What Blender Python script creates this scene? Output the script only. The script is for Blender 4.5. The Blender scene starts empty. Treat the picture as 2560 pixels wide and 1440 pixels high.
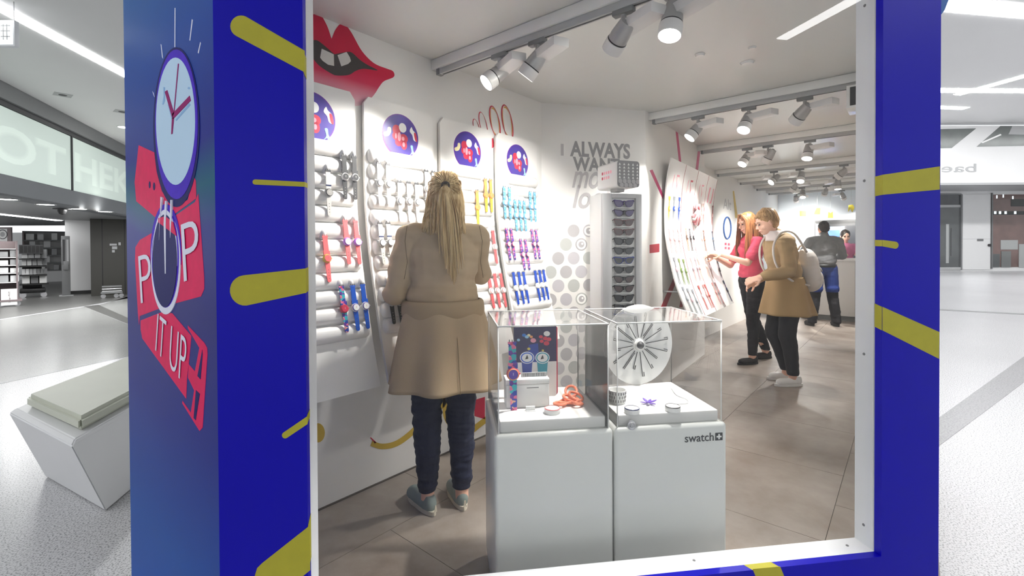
import bpy, bmesh, math, random
from mathutils import Vector, Matrix, Quaternion, noise
random.seed(7)
SC = bpy.context.scene
COL = SC.collection

# ---------------------------------------------------------------- camera
F_PX, SHIFT_PX, PITCH, ROLL, EYE = 1180.0, 87.0, math.radians(0.64), math.radians(-0.3), 1.313
YAW = math.radians(40.05)                      # world +x runs along the watch wall
CAM_R = (Matrix.Rotation(YAW - math.pi / 2, 3, 'Z') @ Matrix.Rotation(math.pi / 2 - PITCH, 3, 'X')
         @ Matrix.Rotation(ROLL, 3, 'Z'))
cam_d = bpy.data.cameras.new('camera')
cam_d.sensor_width = 36.0
cam_d.lens = 36.0 * F_PX / 2560.0
cam_d.shift_y = -SHIFT_PX / 2560.0
cam_d.clip_start, cam_d.clip_end = 0.05, 200
cam = bpy.data.objects.new('camera', cam_d)
cam.matrix_world = Matrix.Translation((0, 0, EYE)) @ CAM_R.to_4x4()
COL.objects.link(cam)
SC.camera = cam

# ---------------------------------------------------------------- world and exposure
SC.view_settings.view_transform = 'Standard'
SC.view_settings.look = 'None'
SC.view_settings.gamma = 1.0
SC.view_settings.use_curve_mapping = False
SC.view_settings.exposure = 0.85
wd = bpy.data.worlds.new('hall_light'); SC.world = wd
wd.use_nodes = True
wb = wd.node_tree.nodes['Background']
wb.inputs[0].default_value = (0.95, 0.98, 1.0, 1)
wb.inputs[1].default_value = 0.68
SPOT_W = 56.0            # track spot power
STRIP_E = 11.0            # hall strip light emission

# ---------------------------------------------------------------- measuring helpers (photo pixel -> point on a real surface)
CAMP = Vector((0, 0, EYE))
FWD = Vector((math.cos(YAW), math.sin(YAW), 0)); RGT = Vector((math.sin(YAW), -math.cos(YAW), 0))
def ray(px, py):
    return CAM_R @ Vector(((px - 1280) / F_PX, (720 - py - SHIFT_PX) / F_PX, -1.0))
def on_plane(px, py, p0, n):
    d = ray(px, py)
    return CAMP + d * ((Vector(p0) - CAMP).dot(n) / d.dot(n))
def on_z(px, py, z=0.0):
    return on_plane(px, py, (0, 0, z), Vector((0, 0, 1)))
def far(px, py, Y):
    return on_plane(px, py, FWD * Y, FWD)
def zat(px, py, P):
    d = ray(px, py)
    return EYE + d.z / math.hypot(d.x, d.y) * math.hypot(P.x, P.y)
def W(X, Y, z=0.0):
    v = RGT * X + FWD * Y
    return Vector((v.x, v.y, z))

# ---------------------------------------------------------------- materials
MATS = {}
def lin(c):
    if isinstance(c, str):
        c = c.lstrip('#'); c = [int(c[i:i + 2], 16) / 255 for i in (0, 2, 4)]
    return tuple((x / 12.92 if x <= 0.04045 else ((x + 0.055) / 1.055) ** 2.4) for x in c)
def mat(name, col, rough=0.5, metal=0.0, emit=0.0, var=0.0, vscale=20.0, bump=0.0, bscale=60.0, spec=0.5, coat=0.0):
    if name in MATS: return MATS[name]
    m = bpy.data.materials.new(name); m.use_nodes = True
    nt = m.node_tree; b = nt.nodes['Principled BSDF']
    c = lin(col)
    b.inputs['Base Color'].default_value = (*c, 1)
    b.inputs['Roughness'].default_value = rough
    b.inputs['Metallic'].default_value = metal
    b.inputs['Specular IOR Level'].default_value = spec
    if coat: b.inputs['Coat Weight'].default_value = coat
    if emit:
        b.inputs['Emission Color'].default_value = (*c, 1); b.inputs['Emission Strength'].default_value = emit
    if var or bump:
        tc = nt.nodes.new('ShaderNodeTexCoord')
    if var:
        n = nt.nodes.new('ShaderNodeTexNoise'); n.inputs['Scale'].default_value = vscale; n.inputs['Detail'].default_value = 5
        r = nt.nodes.new('ShaderNodeMix'); r.data_type = 'RGBA'
        r.inputs[6].default_value = (*[x * (1 - var) for x in c], 1); r.inputs[7].default_value = (*[min(1, x * (1 + var)) for x in c], 1)
        nt.links.new(tc.outputs['Object'], n.inputs['Vector']); nt.links.new(n.outputs['Fac'], r.inputs[0])
        nt.links.new(r.outputs[2], b.inputs['Base Color'])
    if bump:
        n2 = nt.nodes.new('ShaderNodeTexNoise'); n2.inputs['Scale'].default_value = bscale; n2.inputs['Detail'].default_value = 4
        bp = nt.nodes.new('ShaderNodeBump'); bp.inputs['Strength'].default_value = bump; bp.inputs['Distance'].default_value = 0.01
        nt.links.new(tc.outputs['Object'], n2.inputs['Vector']); nt.links.new(n2.outputs['Fac'], bp.inputs['Height'])
        nt.links.new(bp.outputs['Normal'], b.inputs['Normal'])
    MATS[name] = m
    return m
def ramp_mat(name, axis, stops, rough=0.35, nscale=3.0, namp=0.0, coat=0.0):
    """colour graded along one world axis; stops = [(value, hex)]"""
    m = bpy.data.materials.new(name); m.use_nodes = True
    nt = m.node_tree; b = nt.nodes['Principled BSDF']; b.inputs['Roughness'].default_value = rough; b.inputs['Specular IOR Level'].default_value = .16
    if coat: b.inputs['Coat Weight'].default_value = coat
    g = nt.nodes.new('ShaderNodeNewGeometry'); s = nt.nodes.new('ShaderNodeSeparateXYZ')
    nt.links.new(g.outputs['Position'], s.inputs[0])
    mr = nt.nodes.new('ShaderNodeMapRange'); lo, hi = stops[0][0], stops[-1][0]
    mr.inputs[1].default_value = lo; mr.inputs[2].default_value = hi
    src = s.outputs[axis]
    if namp:
        n = nt.nodes.new('ShaderNodeTexNoise'); n.inputs['Scale'].default_value = nscale
        nt.links.new(g.outputs['Position'], n.inputs['Vector'])
        ma = nt.nodes.new('ShaderNodeMath'); ma.operation = 'MULTIPLY_ADD'; ma.inputs[1].default_value = namp
        nt.links.new(n.outputs['Fac'], ma.inputs[0]); nt.links.new(src, ma.inputs[2]); src = ma.outputs[0]
    nt.links.new(src, mr.inputs[0])
    cr = nt.nodes.new('ShaderNodeValToRGB'); nt.links.new(mr.outputs[0], cr.inputs[0])
    el = cr.color_ramp.elements
    while len(el) > 1: el.remove(el[-1])
    for i, (v, c) in enumerate(stops):
        e = el[0] if i == 0 else el.new((v - lo) / (hi - lo))
        e.position = (v - lo) / (hi - lo); e.color = (*lin(c), 1)
    nt.links.new(cr.outputs[0], b.inputs['Base Color'])
    MATS[name] = m
    return m
def glass_mat(name, tint=(1, 1, 1), ior=1.45, k=1.0, rough=0.0, haze=0.0):
    """thin clear sheet: transparent with a Fresnel reflection"""
    m = bpy.data.materials.new(name); m.use_nodes = True
    nt = m.node_tree; nt.nodes.remove(nt.nodes['Principled BSDF']); out = nt.nodes['Material Output']
    t = nt.nodes.new('ShaderNodeBsdfTransparent'); t.inputs[0].default_value = (*tint, 1)
    gl = nt.nodes.new('ShaderNodeBsdfGlossy'); gl.inputs['Roughness'].default_value = rough
    lw = nt.nodes.new('ShaderNodeLayerWeight'); lw.inputs[0].default_value = .5        # Schlick, the same from both sides
    pw = nt.nodes.new('ShaderNodeMath'); pw.operation = 'POWER'; pw.inputs[1].default_value = 5
    nt.links.new(lw.outputs['Facing'], pw.inputs[0]); f0 = ((ior - 1) / (ior + 1)) ** 2
    mu = nt.nodes.new('ShaderNodeMath'); mu.operation = 'MULTIPLY_ADD'; mu.inputs[1].default_value = (1 - f0) * k; mu.inputs[2].default_value = f0 * k
    nt.links.new(pw.outputs[0], mu.inputs[0])
    mx = nt.nodes.new('ShaderNodeMixShader')
    nt.links.new(mu.outputs[0], mx.inputs[0]); nt.links.new(t.outputs[0], mx.inputs[1]); nt.links.new(gl.outputs[0], mx.inputs[2])
    last = mx
    if haze:
        df = nt.nodes.new('ShaderNodeBsdfDiffuse'); df.inputs[0].default_value = (.95, .95, .95, 1)
        m2 = nt.nodes.new('ShaderNodeMixShader'); m2.inputs[0].default_value = haze
        nt.links.new(mx.outputs[0], m2.inputs[1]); nt.links.new(df.outputs[0], m2.inputs[2]); last = m2
    nt.links.new(last.outputs[0], out.inputs[0])
    MATS[name] = m
    return m

# ---------------------------------------------------------------- mesh helpers
def tag(o, label=None, cat=None, group=None, kind=None):
    if label: o['label'] = label
    if cat: o['category'] = cat
    if group: o['group'] = group
    if kind: o['kind'] = kind
    return o
def link(name, me, parent=None, m=None, mw=None, smooth=False):
    o = bpy.data.objects.new(name, me); COL.objects.link(o)
    if m is not None and me is not None:
        ms = m if isinstance(m, (list, tuple)) else [m]
        if len(me.materials) == 0:
            for x in ms: me.materials.append(MATS[x] if isinstance(x, str) else x)
    if parent is not None: o.parent = parent
    if mw is not None: o.matrix_local = mw
    if smooth and me is not None:
        me.shade_smooth()
    return o
def empty(name, loc=(0, 0, 0), rz=0.0, **k):
    o = bpy.data.objects.new(name, None); COL.objects.link(o)
    o.location = loc; o.rotation_euler = (0, 0, rz); o.empty_display_size = 0.05
    tag(o, **k); return o
def mesh(name, vs, fs):
    me = bpy.data.meshes.new(name); me.from_pydata([tuple(v) for v in vs], [], fs); me.update(); return me
def from_bm(name, bm, smooth=False):
    bmesh.ops.recalc_face_normals(bm, faces=bm.faces)
    me = bpy.data.meshes.new(name); bm.to_mesh(me); bm.free()
    if smooth: me.shade_smooth()
    return me
def auto_smooth(me, deg=35):
    me.shade_smooth()
    bm = bmesh.new(); bm.from_mesh(me)
    for e in bm.edges:
        if len(e.link_faces) == 2 and e.calc_face_angle(0) > math.radians(deg): e.smooth = False
    bm.to_mesh(me); bm.free()
    return me
def frame(o, u, v):
    u = Vector(u).normalized(); v = Vector(v); v = (v - u * v.dot(u)).normalized(); n = u.cross(v)
    M = Matrix.Identity(4)
    for i in range(3):
        M[i][0], M[i][1], M[i][2], M[i][3] = u[i], v[i], n[i], o[i]
    return M
def bm_box(bm, lo, hi, M=None, bevel=0.0, seg=2):
    r = bmesh.ops.create_cube(bm, size=1.0); vs = r['verts']
    for v in vs:
        v.co = Vector(((lo[i] + hi[i]) / 2 + v.co[i] * (hi[i] - lo[i]) for i in range(3)))
    if bevel:
        es = list({e for v in vs for e in v.link_edges})
        rr = bmesh.ops.bevel(bm, geom=es, offset=bevel, segments=seg, affect='EDGES', profile=0.5)
        vs = list({v for f in rr['faces'] for v in f.verts} | {v for v in vs if v.is_valid})
    if M is not None:
        for v in vs: v.co = M @ v.co
    return vs
def box_me(name, lo, hi, M=None, bevel=0.0, seg=2):
    bm = bmesh.new(); bm_box(bm, lo, hi, M, bevel, seg); me = from_bm(name, bm)
    return auto_smooth(me) if bevel else me
def box(name, lo, hi, m, parent=None, M=None, bevel=0.0, seg=2):
    return link(name, box_me(name, lo, hi, M, bevel, seg), parent, m)
def prism_me(name, pts, depth, M=None, z0=0.0):
    """polygon pts (u,v) in frame M, thickened from n=z0 to n=z0+depth"""
    n = len(pts); vs = [Vector((p[0], p[1], z0 + depth)) for p in pts] + [Vector((p[0], p[1], z0)) for p in pts]
    a = sum(pts[i][0] * pts[(i + 1) % n][1] - pts[(i + 1) % n][0] * pts[i][1] for i in range(n))
    if a < 0: vs = vs[:n][::-1] + vs[n:][::-1]
    if M is not None: vs = [M @ v for v in vs]
    fs = [tuple(range(n)), tuple(range(2 * n - 1, n - 1, -1))]
    fs += [(i, n + i, n + (i + 1) % n, (i + 1) % n) for i in range(n)]
    return mesh(name, vs, fs)
def prism(name, pts, depth, m, parent=None, M=None, z0=0.0):
    return link(name, prism_me(name, pts, depth, M, z0), parent, m)
def slab(name, plan, z0, z1, m, parent=None):
    return prism(name, [(p[0], p[1]) for p in plan], z1 - z0, m, parent, None, z0)
def lathe_me(name, prof, seg=24, M=None, smooth=True):
    """prof [(r,z)] turned about local z"""
    vs, fs, rings = [], [], []
    for r, z in prof:
        if r < 1e-6: rings.append([len(vs)]); vs.append(Vector((0, 0, z)))
        else:
            rings.append(list(range(len(vs), len(vs) + seg)))
            vs += [Vector((r * math.cos(2 * math.pi * i / seg), r * math.sin(2 * math.pi * i / seg), z)) for i in range(seg)]
    for a, b in zip(rings, rings[1:]):
        for i in range(seg):
            j = (i + 1) % seg
            if len(a) == 1 and len(b) == 1: continue
            if len(a) == 1: fs.append((a[0], b[j], b[i]))
            elif len(b) == 1: fs.append((a[i], a[j], b[0]))
            else: fs.append((a[i], a[j], b[j], b[i]))
    if M is not None: vs = [M @ v for v in vs]
    bm = bmesh.new(); me0 = mesh(name, vs, fs); bm.from_mesh(me0); bpy.data.meshes.remove(me0)
    me = from_bm(name, bm)
    return auto_smooth(me) if smooth else me
def tube_bm(bm, pts, rad, seg=8, caps=True):
    pts = [Vector(p) for p in pts]; n = len(pts)
    rads = rad if isinstance(rad, (list, tuple)) else [rad] * n
    rings = []; up = None
    for i, p in enumerate(pts):
        t = (pts[min(i + 1, n - 1)] - pts[max(i - 1, 0)])
        t = t.normalized() if t.length > 1e-9 else Vector((0, 0, 1))
        if up is None: up = Vector((0, 0, 1)) if abs(t.z) < .9 else Vector((1, 0, 0))
        a = (up - t * up.dot(t))
        a = a.normalized() if a.length > 1e-6 else t.orthogonal().normalized()
        b = t.cross(a); up = a
        rings.append([bm.verts.new(p + (a * math.cos(2 * math.pi * k / seg) + b * math.sin(2 * math.pi * k / seg)) * rads[i]) for k in range(seg)])
    for r0, r1 in zip(rings, rings[1:]):
        for k in range(seg): bm.faces.new((r0[k], r0[(k + 1) % seg], r1[(k + 1) % seg], r1[k]))
    if caps:
        bm.faces.new(rings[0][::-1]); bm.faces.new(rings[-1])
def tube(name, pts, rad, m, parent=None, seg=8):
    bm = bmesh.new(); tube_bm(bm, pts, rad, seg); return link(name, from_bm(name, bm, True), parent, m)
def spline(pts, per=6, closed=True):
    out = []; n = len(pts)
    for i in range(n if closed else n - 1):
        p0, p1, p2, p3 = (pts[(i + k) % n] if closed else pts[min(max(i + k, 0), n - 1)] for k in (-1, 0, 1, 2))
        for j in range(per):
            t = j / per
            out.append(tuple(.5 * ((2 * b) + (c - a) * t + (2 * a - 5 * b + 4 * c - d) * t * t + (3 * b - a - 3 * c + d) * t ** 3)
                             for a, b, c, d in zip(p0, p1, p2, p3)))
    if not closed: out.append(tuple(pts[-1]))
    return out
def circ(cx, cy, rx, ry=None, n=28, a0=0.0):
    ry = rx if ry is None else ry
    return [(cx + rx * math.cos(a0 + 2 * math.pi * i / n), cy + ry * math.sin(a0 + 2 * math.pi * i / n)) for i in range(n)]
def stadium(x0, y0, x1, y1, r, n=8):
    a = math.atan2(y1 - y0, x1 - x0)
    return ([(x0 + r * math.cos(a + math.pi / 2 + math.pi * i / n), y0 + r * math.sin(a + math.pi / 2 + math.pi * i / n)) for i in range(n + 1)]
            + [(x1 + r * math.cos(a - math.pi / 2 + math.pi * i / n), y1 + r * math.sin(a - math.pi / 2 + math.pi * i / n)) for i in range(n + 1)])
def rrect(x0, y0, x1, y1, r, n=5):
    out = []
    for cx, cy, a in ((x1 - r, y1 - r, 0), (x0 + r, y1 - r, 90), (x0 + r, y0 + r, 180), (x1 - r, y0 + r, 270)):
        out += [(cx + r * math.cos(math.radians(a + 90 * i / n)), cy + r * math.sin(math.radians(a + 90 * i / n))) for i in range(n + 1)]
    return out
class Surf:
    """a flat surface of the place; prints measured on it keep their real place and size"""
    def __init__(s, o, u, v=(0, 0, 1)):
        s.M = frame(Vector(o), u, v); s.Mi = s.M.inverted(); s.n = s.M.to_3x3() @ Vector((0, 0, 1)); s.o = Vector(o)
    def uv(s, px, py):
        p = s.Mi @ on_plane(px, py, s.o, s.n); return (p.x, p.y)
    def print(s, name, pts, m, parent, lift=0.001, px=True, smooth=False, per=6, depth=None):
        q = [s.uv(*p) for p in pts] if px else pts
        if smooth: q = spline(q, per)
        return prism(name, q, depth or lift, m, parent, s.M, 0.0 if depth is None else lift)
def text_mesh(body, bold=0.0, shear=0.0):
    cu = bpy.data.curves.new('t', 'FONT'); cu.body = body; cu.size = 1.0; cu.offset = bold; cu.shear = shear; cu.resolution_u = 4
    cu.extrude = 0.01
    o = bpy.data.objects.new('t', cu); COL.objects.link(o)
    dg = bpy.context.evaluated_depsgraph_get()
    me = bpy.data.meshes.new_from_object(o.evaluated_get(dg))
    bpy.data.objects.remove(o); bpy.data.curves.remove(cu)
    xs = [v.co.x for v in me.vertices]; ys = [v.co.y for v in me.vertices]
    return me, min(xs), max(xs), min(ys), max(ys)
def text(name, body, M, x0, y0, x1, y1, m, parent, depth=0.001, lift=0.0, bold=0.0, shear=0.0, quad=None, hh=None):
    """lettering filling the rectangle (or quad TL,TR,BL,BR) of a frame"""
    me, a, b, c, d = text_mesh(body, bold, shear)
    if hh: c, d = hh
    for v in me.vertices:
        s, t = (v.co.x - a) / (b - a), (v.co.y - c) / (d - c)
        if quad:
            TL, TR, BL, BR = [Vector((*q, 0)) for q in quad]
            p = (BL * (1 - s) + BR * s) * (1 - t) + (TL * (1 - s) + TR * s) * t
        else: p = Vector((x0 + (x1 - x0) * s, y0 + (y1 - y0) * t, 0))
        p.z = lift + (depth if v.co.z > 0 else 0)
        v.co = M @ p
    me.name = name; me.materials.clear()
    return link(name, me, parent, m)
def ordw(i):
    return ['first', 'second', 'third', 'fourth', 'fifth', 'sixth', 'seventh', 'eighth', 'ninth', 'tenth', 'eleventh', 'twelfth', 'thirteenth', 'fourteenth'][i]
# ---------------------------------------------------------------- shared materials
mat('white_paint', '#e9e7e4', .45, var=.02, vscale=3)
mat('white_gloss', '#eeeeec', .22, var=.01, vscale=4)
mat('white_frame', '#e6e8ec', .4, var=.02, vscale=6)
mat('ceiling_white', '#d6d6d3', .35, var=.015, vscale=2)
mat('hall_white', '#e8e8e8', .6, var=.015, vscale=1)
mat('blue_front', '#0600b0', .38, var=.06, vscale=3, spec=.25)
mat('yellow_print', '#b3ac2c', .5, var=.10, vscale=30)
mat('dark_joint', '#554e48', .8, var=.1)
mat('black', '#0c0c0d', .45, var=.1); mat('dark_grey', '#3b3b3d', .5, var=.08); mat('mid_grey', '#7c7d7e', .5, var=.05)
mat('light_grey', '#b4b5b6', .5, var=.03); mat('pure_white', '#f6f6f4', .4, var=.01)
mat('silver', '#c3c3c6', .3, metal=.75, var=.04); mat('chrome', '#d8d8da', .15, metal=1, var=.02)
mat('lamp_glow', '#fffdf6', .4, emit=14); mat('strip_glow', '#ffffff', .4, emit=STRIP_E); mat('strip_glow_high', '#ffffff', .4, emit=STRIP_E * 1.7)
mat('red_print', '#c41440', .45, var=.06, vscale=12); mat('grey_print', '#8f8e8f', .5, var=.04, vscale=8)
mat('pale_grey_print', '#b9b6b8', .5, var=.05, vscale=14)
mat('pharm_grey', '#63666a', .5, var=.05, vscale=2); mat('anthracite', '#35342f', .45, var=.08, vscale=2)
mat('stand_rose', '#8d7f80', .5, var=.06)
glass_mat('window_glass', (.99, .995, .99), 1.45, 0.55); glass_mat('acrylic', (.99, .99, .99), 1.49, .8, haze=.012)
mat('acrylic_edge', '#f1f1ef', .15, var=.02, spec=.8)  # white bars put the bright highlight of the cover edges into colour

def terrazzo(name, base, dark, scale, rough, mix=.5):
    m = bpy.data.materials.new(name); m.use_nodes = True; nt = m.node_tree; b = nt.nodes['Principled BSDF']
    g = nt.nodes.new('ShaderNodeNewGeometry')
    n = nt.nodes.new('ShaderNodeTexNoise'); n.inputs['Scale'].default_value = scale; n.inputs['Detail'].default_value = 3
    nt.links.new(g.outputs['Position'], n.inputs['Vector'])
    cr = nt.nodes.new('ShaderNodeValToRGB'); e = cr.color_ramp.elements
    e[0].position = mix - .08; e[0].color = (*lin(dark), 1); e[1].position = mix + .03; e[1].color = (*lin(base), 1)
    nt.links.new(n.outputs['Fac'], cr.inputs[0])
    n2 = nt.nodes.new('ShaderNodeTexNoise'); n2.inputs['Scale'].default_value = .6; n2.inputs['Detail'].default_value = 4
    nt.links.new(g.outputs['Position'], n2.inputs['Vector'])
    mx = nt.nodes.new('ShaderNodeMix'); mx.data_type = 'RGBA'; mx.blend_type = 'MULTIPLY'; mx.inputs[0].default_value = .25
    nt.links.new(cr.outputs[0], mx.inputs[6]); nt.links.new(n2.outputs['Fac'], mx.inputs[7])
    nt.links.new(mx.outputs[2], b.inputs['Base Color']); b.inputs['Roughness'].default_value = rough
    MATS[name] = m; return m
terrazzo('terrazzo_light', '#dcdcde', '#8d8e92', 130, .28, .47)
terrazzo('terrazzo_grey', '#9fa09e', '#858684', 120, .22, .45)
terrazzo('band_dark', '#6a6a68', '#4c4c4a', 90, .3)
terrazzo('band_grey', '#98989b', '#76767a', 90, .3)
terrazzo('pharm_floor', '#7b7b79', '#646462', 60, .3)

def concrete(name):
    m = bpy.data.materials.new(name); m.use_nodes = True; nt = m.node_tree; b = nt.nodes['Principled BSDF']
    g = nt.nodes.new('ShaderNodeNewGeometry')
    n = nt.nodes.new('ShaderNodeTexNoise'); n.inputs['Scale'].default_value = 2.2; n.inputs['Detail'].default_value = 9; n.inputs['Roughness'].default_value = .62
    nt.links.new(g.outputs['Position'], n.inputs['Vector'])
    cr = nt.nodes.new('ShaderNodeValToRGB'); e = cr.color_ramp.elements
    e[0].position = .3; e[0].color = (*lin('#76695f'), 1); e[1].position = .72; e[1].color = (*lin('#a39a92'), 1)
    nt.links.new(n.outputs['Fac'], cr.inputs[0]); nt.links.new(cr.outputs[0], b.inputs['Base Color'])
    mr = nt.nodes.new('ShaderNodeMapRange'); mr.inputs[3].default_value = .32; mr.inputs[4].default_value = .5
    nt.links.new(n.outputs['Fac'], mr.inputs[0]); nt.links.new(mr.outputs[0], b.inputs['Roughness'])
    MATS[name] = m
concrete('shop_floor')

# ---------------------------------------------------------------- the hall around the kiosk
hall = slab('floor_hall', [W(-30, -14), W(60, -14), W(60, 60), W(-30, 60)], -.08, 0, 'terrazzo_light')
tag(hall, 'pale speckled terrazzo floor of the shopping hall', 'floor', kind='structure')
def floor_patch(name, pts, m, z=.0015):
    return slab(name, [on_z(*p) if isinstance(p, tuple) else p for p in pts], .0003, z, m, hall)
# smoother grey fields beyond the near speckled one, the bands that part them, the shop's darker floor
floor_patch('floor_field', [(0, 800), (212, 767), (322, 812), (420, 870), (0, 960), (-220, 990), (-220, 850)], 'terrazzo_grey')
floor_patch('floor_field', [(246, 763), (322, 797), (700, 900), (700, 735), (322, 741)], 'terrazzo_grey')
floor_patch('dark_band', [(210, 766), (246, 762), (322, 796), (700, 940), (640, 940), (322, 811)], 'band_dark', .002)
floor_patch('shop_floor_field', [(-300, 850), (0, 798), (213, 765), (330, 744), (330, 700), (-300, 700)], 'pharm_floor')
floor_patch('grey_band', [(2290, 1086), (2700, 790), (2760, 806), (2290, 1158)], 'band_grey', .002)
floor_patch('floor_joint', [(2300, 770), (2300, 773), (2700, 795), (2700, 791.5)], 'mid_grey', .002)

ZLOW, ZHIGH = 4.05, 6.9
c1 = slab('ceiling_hall', [W(-30, -14), W(3.5, -14), W(3.5, 40), W(-30, 40)], ZLOW, ZLOW + .15, 'hall_white')
tag(c1, 'smooth white ceiling of the hall on the shop side', 'ceiling', kind='structure')
c2 = slab('ceiling_atrium', [W(3.7, -14), W(60, -14), W(60, 22), W(3.7, 22)], ZHIGH, ZHIGH + .15, 'hall_white')
tag(c2, 'high white ceiling of the hall right of the kiosk', 'ceiling', kind='structure')
cr_ = slab('wall_riser', [W(3.5, -14), W(3.7, -14), W(3.7, 40), W(3.5, 40)], ZLOW, ZHIGH, 'hall_white')
tag(cr_, 'white riser wall between the low and the high hall ceiling', 'wall', kind='structure')
def strip_light(p, q, z, w, label, name='strip_light'):
    p, q = Vector((p[0], p[1], 0)), Vector((q[0], q[1], 0)); d = (q - p).normalized(); M = frame(Vector((p.x, p.y, z)), d, Vector((-d.y, d.x, 0)))
    L = (q - p).length
    e = empty(name, (0, 0, 0), label=label, cat='light', group='hall strip lights')
    box('diffuser', (0, -w / 2, -.012), (L, w / 2, .0), 'strip_glow_high' if z > 5 else 'strip_glow', e, M)
    box('frame', (-.02, -w / 2 - .02, -.006), (0, w / 2 + .02, .0), 'white_frame', e, M); box('frame', (L, -w / 2 - .02, -.006), (L + .02, w / 2 + .02, 0), 'white_frame', e, M)
    return e
a, b = on_z(0, 18, ZLOW), on_z(316, 187, ZLOW); d = (b - a).normalized()
strip_light(a - d * .5, b + d * 7, ZLOW, .17, 'long white strip light in the ceiling left of the blue corner')
# hidden strip added for more hall light, then the high-ceiling strips
strip_light(W(-4.2, 6.5), W(-7.5, 16), ZLOW, .16, 'unseen strip light added to brighten the hall behind the blue corner')
for (p, q, w, s) in (((2330, 8), (2640, 36), .55, 'nearest strip light in the high ceiling right of the kiosk'),
                  ((2392, 237), (2640, 168), .32, 'slanting middle strip light in the high ceiling right of the kiosk'),
                  ((2300, 266), (2414, 271), .3, 'short far strip light in the high ceiling right of the kiosk')):
    strip_light(on_z(*p, ZHIGH), on_z(*q, ZHIGH), ZHIGH, w, s)
strip_light(W(7, 0), W(7.3, 6), ZHIGH, .4, 'unseen strip light added to brighten the hall behind the right pillar')  # this and the next two are added to lift the right hall
strip_light(W(14.5, 2), W(14.9, 10), ZHIGH, .4, 'unseen strip light added to brighten the hall far to the right')
strip_light(W(14, 17), W(30, 17.5), ZHIGH, .4, 'added strip light in the high ceiling brightening the far bulkhead')

# ---------------------------------------------------------------- kiosk shell
ZC = 2.475                                              # shop ceiling
P0 = Vector((.45, 1.398, 0)); Q0 = Vector((2.076, -.078, 0))
wdir = (Q0 - P0).normalized(); ndir = Vector((-wdir.y, wdir.x, 0)); LW = (Q0 - P0).length
YA = 2.258
win = Surf(P0, wdir)                                    # front face; its normal points out to the viewer
assert win.n.dot(ndir) < 0
FT = 2.78
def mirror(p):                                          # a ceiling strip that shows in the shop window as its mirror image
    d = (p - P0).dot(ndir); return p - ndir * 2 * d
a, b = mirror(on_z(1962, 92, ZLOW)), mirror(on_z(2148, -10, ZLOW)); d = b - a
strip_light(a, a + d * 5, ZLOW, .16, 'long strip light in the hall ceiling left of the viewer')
strip_light(W(-4.6, -5), W(-3.6, 1.6), ZLOW, .2, 'wide unseen strip light added to brighten the blue end wall')  # added pair out of view, there to light the end wall
strip_light(W(-7.2, -5), W(-6.2, 1.6), ZLOW, .2, 'second unseen strip light added farther off to brighten the blue end wall')
# blue end wall with the printed watch
art = Surf((.45, 2.373, 0), (0, -1, 0))
ramp_mat('art_blue_sheen', 2, [(-.1, '#0658c0'), (.45, '#0650a8'), (.9, '#06228a'), (1.25, '#050f78'), (1.5, '#06208a'), (1.62, '#08607c'), (1.75, '#07128c'), (2.1, '#0648a4'), (2.6, '#3070a8')], .4, 1.2, .25)  # print gradient; its teal band and paler top put reflected sheen into the colour
ew = slab('wall_end', [(.45, 1.398), (.45, 2.373), (.56, 2.373), (.56, 1.45)], 0, FT, 'art_blue_sheen')
tag(ew, 'blue kiosk end wall printed with a large watch', 'wall', kind='structure')

# blue front wall around the window, built of stiles and rails
def wa(px, py=620):
    return win.uv(px, py)[0]
WL, WR = wa(762.5), wa(2206); ZB = .5 * (win.uv(2206, 1391)[1] + win.uv(2206, 1391)[1]); ZT = 2.5
BT, JT = .026, .075                                     # blue lip, white jamb depth
bm = bmesh.new()
Mw = win.M
for lo, hi in (((0, 0, -BT), (WL, FT, 0)), ((WR, 0, -BT), (LW, FT, 0)), ((WL, 0, -BT), (WR, ZB, 0)), ((WL, ZT, -BT), (WR, FT, 0))):
    bm_box(bm, lo, hi, Mw)
bmesh.ops.remove_doubles(bm, verts=bm.verts, dist=1e-5)
fw = link('wall_front', from_bm('wall_front', bm), None, 'blue_front')
tag(fw, 'deep blue kiosk front wall with yellow rays around the window', 'wall', kind='structure')
bm = bmesh.new()                                        # white backing of the stiles (not seen from the front)
for lo, hi in (((.05, 0, -BT - JT), (WL - .012, FT, -BT)), ((WR + .012, 0, -BT - JT), (LW, FT, -BT)), ((WL - .012, 0, -BT - JT), (WR + .012, ZB - .012, -BT)), ((WL - .012, ZT + .012, -BT - JT), (WR + .012, FT, -BT))):
    bm_box(bm, lo, hi, Mw)
link('backing', from_bm('backing', bm), fw, 'white_frame')
wn = empty('window_1', (0, 0, 0), label='large shop window in a white frame between the blue pillars', cat='window', kind='structure')
bm = bmesh.new()
for lo, hi in (((WL - .012, ZB - .012, -BT - JT), (WL + .0, ZT + .012, -BT)), ((WR, ZB - .012, -BT - JT), (WR + .012, ZT + .012, -BT)),
               ((WL, ZB - .012, -BT - JT), (WR, ZB, -BT)), ((WL, ZT, -BT - JT), (WR, ZT + .012, -BT))):
    bm_box(bm, lo, hi, Mw)
link('window_frame', from_bm('window_frame', bm), wn, 'white_frame')
box('glass_pane', (WL, ZB, -BT - .004), (WR, ZT, -BT + .0), 'window_glass', wn, Mw)
scr = lathe_me('screw', [(0, .003), (.004, .002), (.005, 0)], 10)
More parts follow.
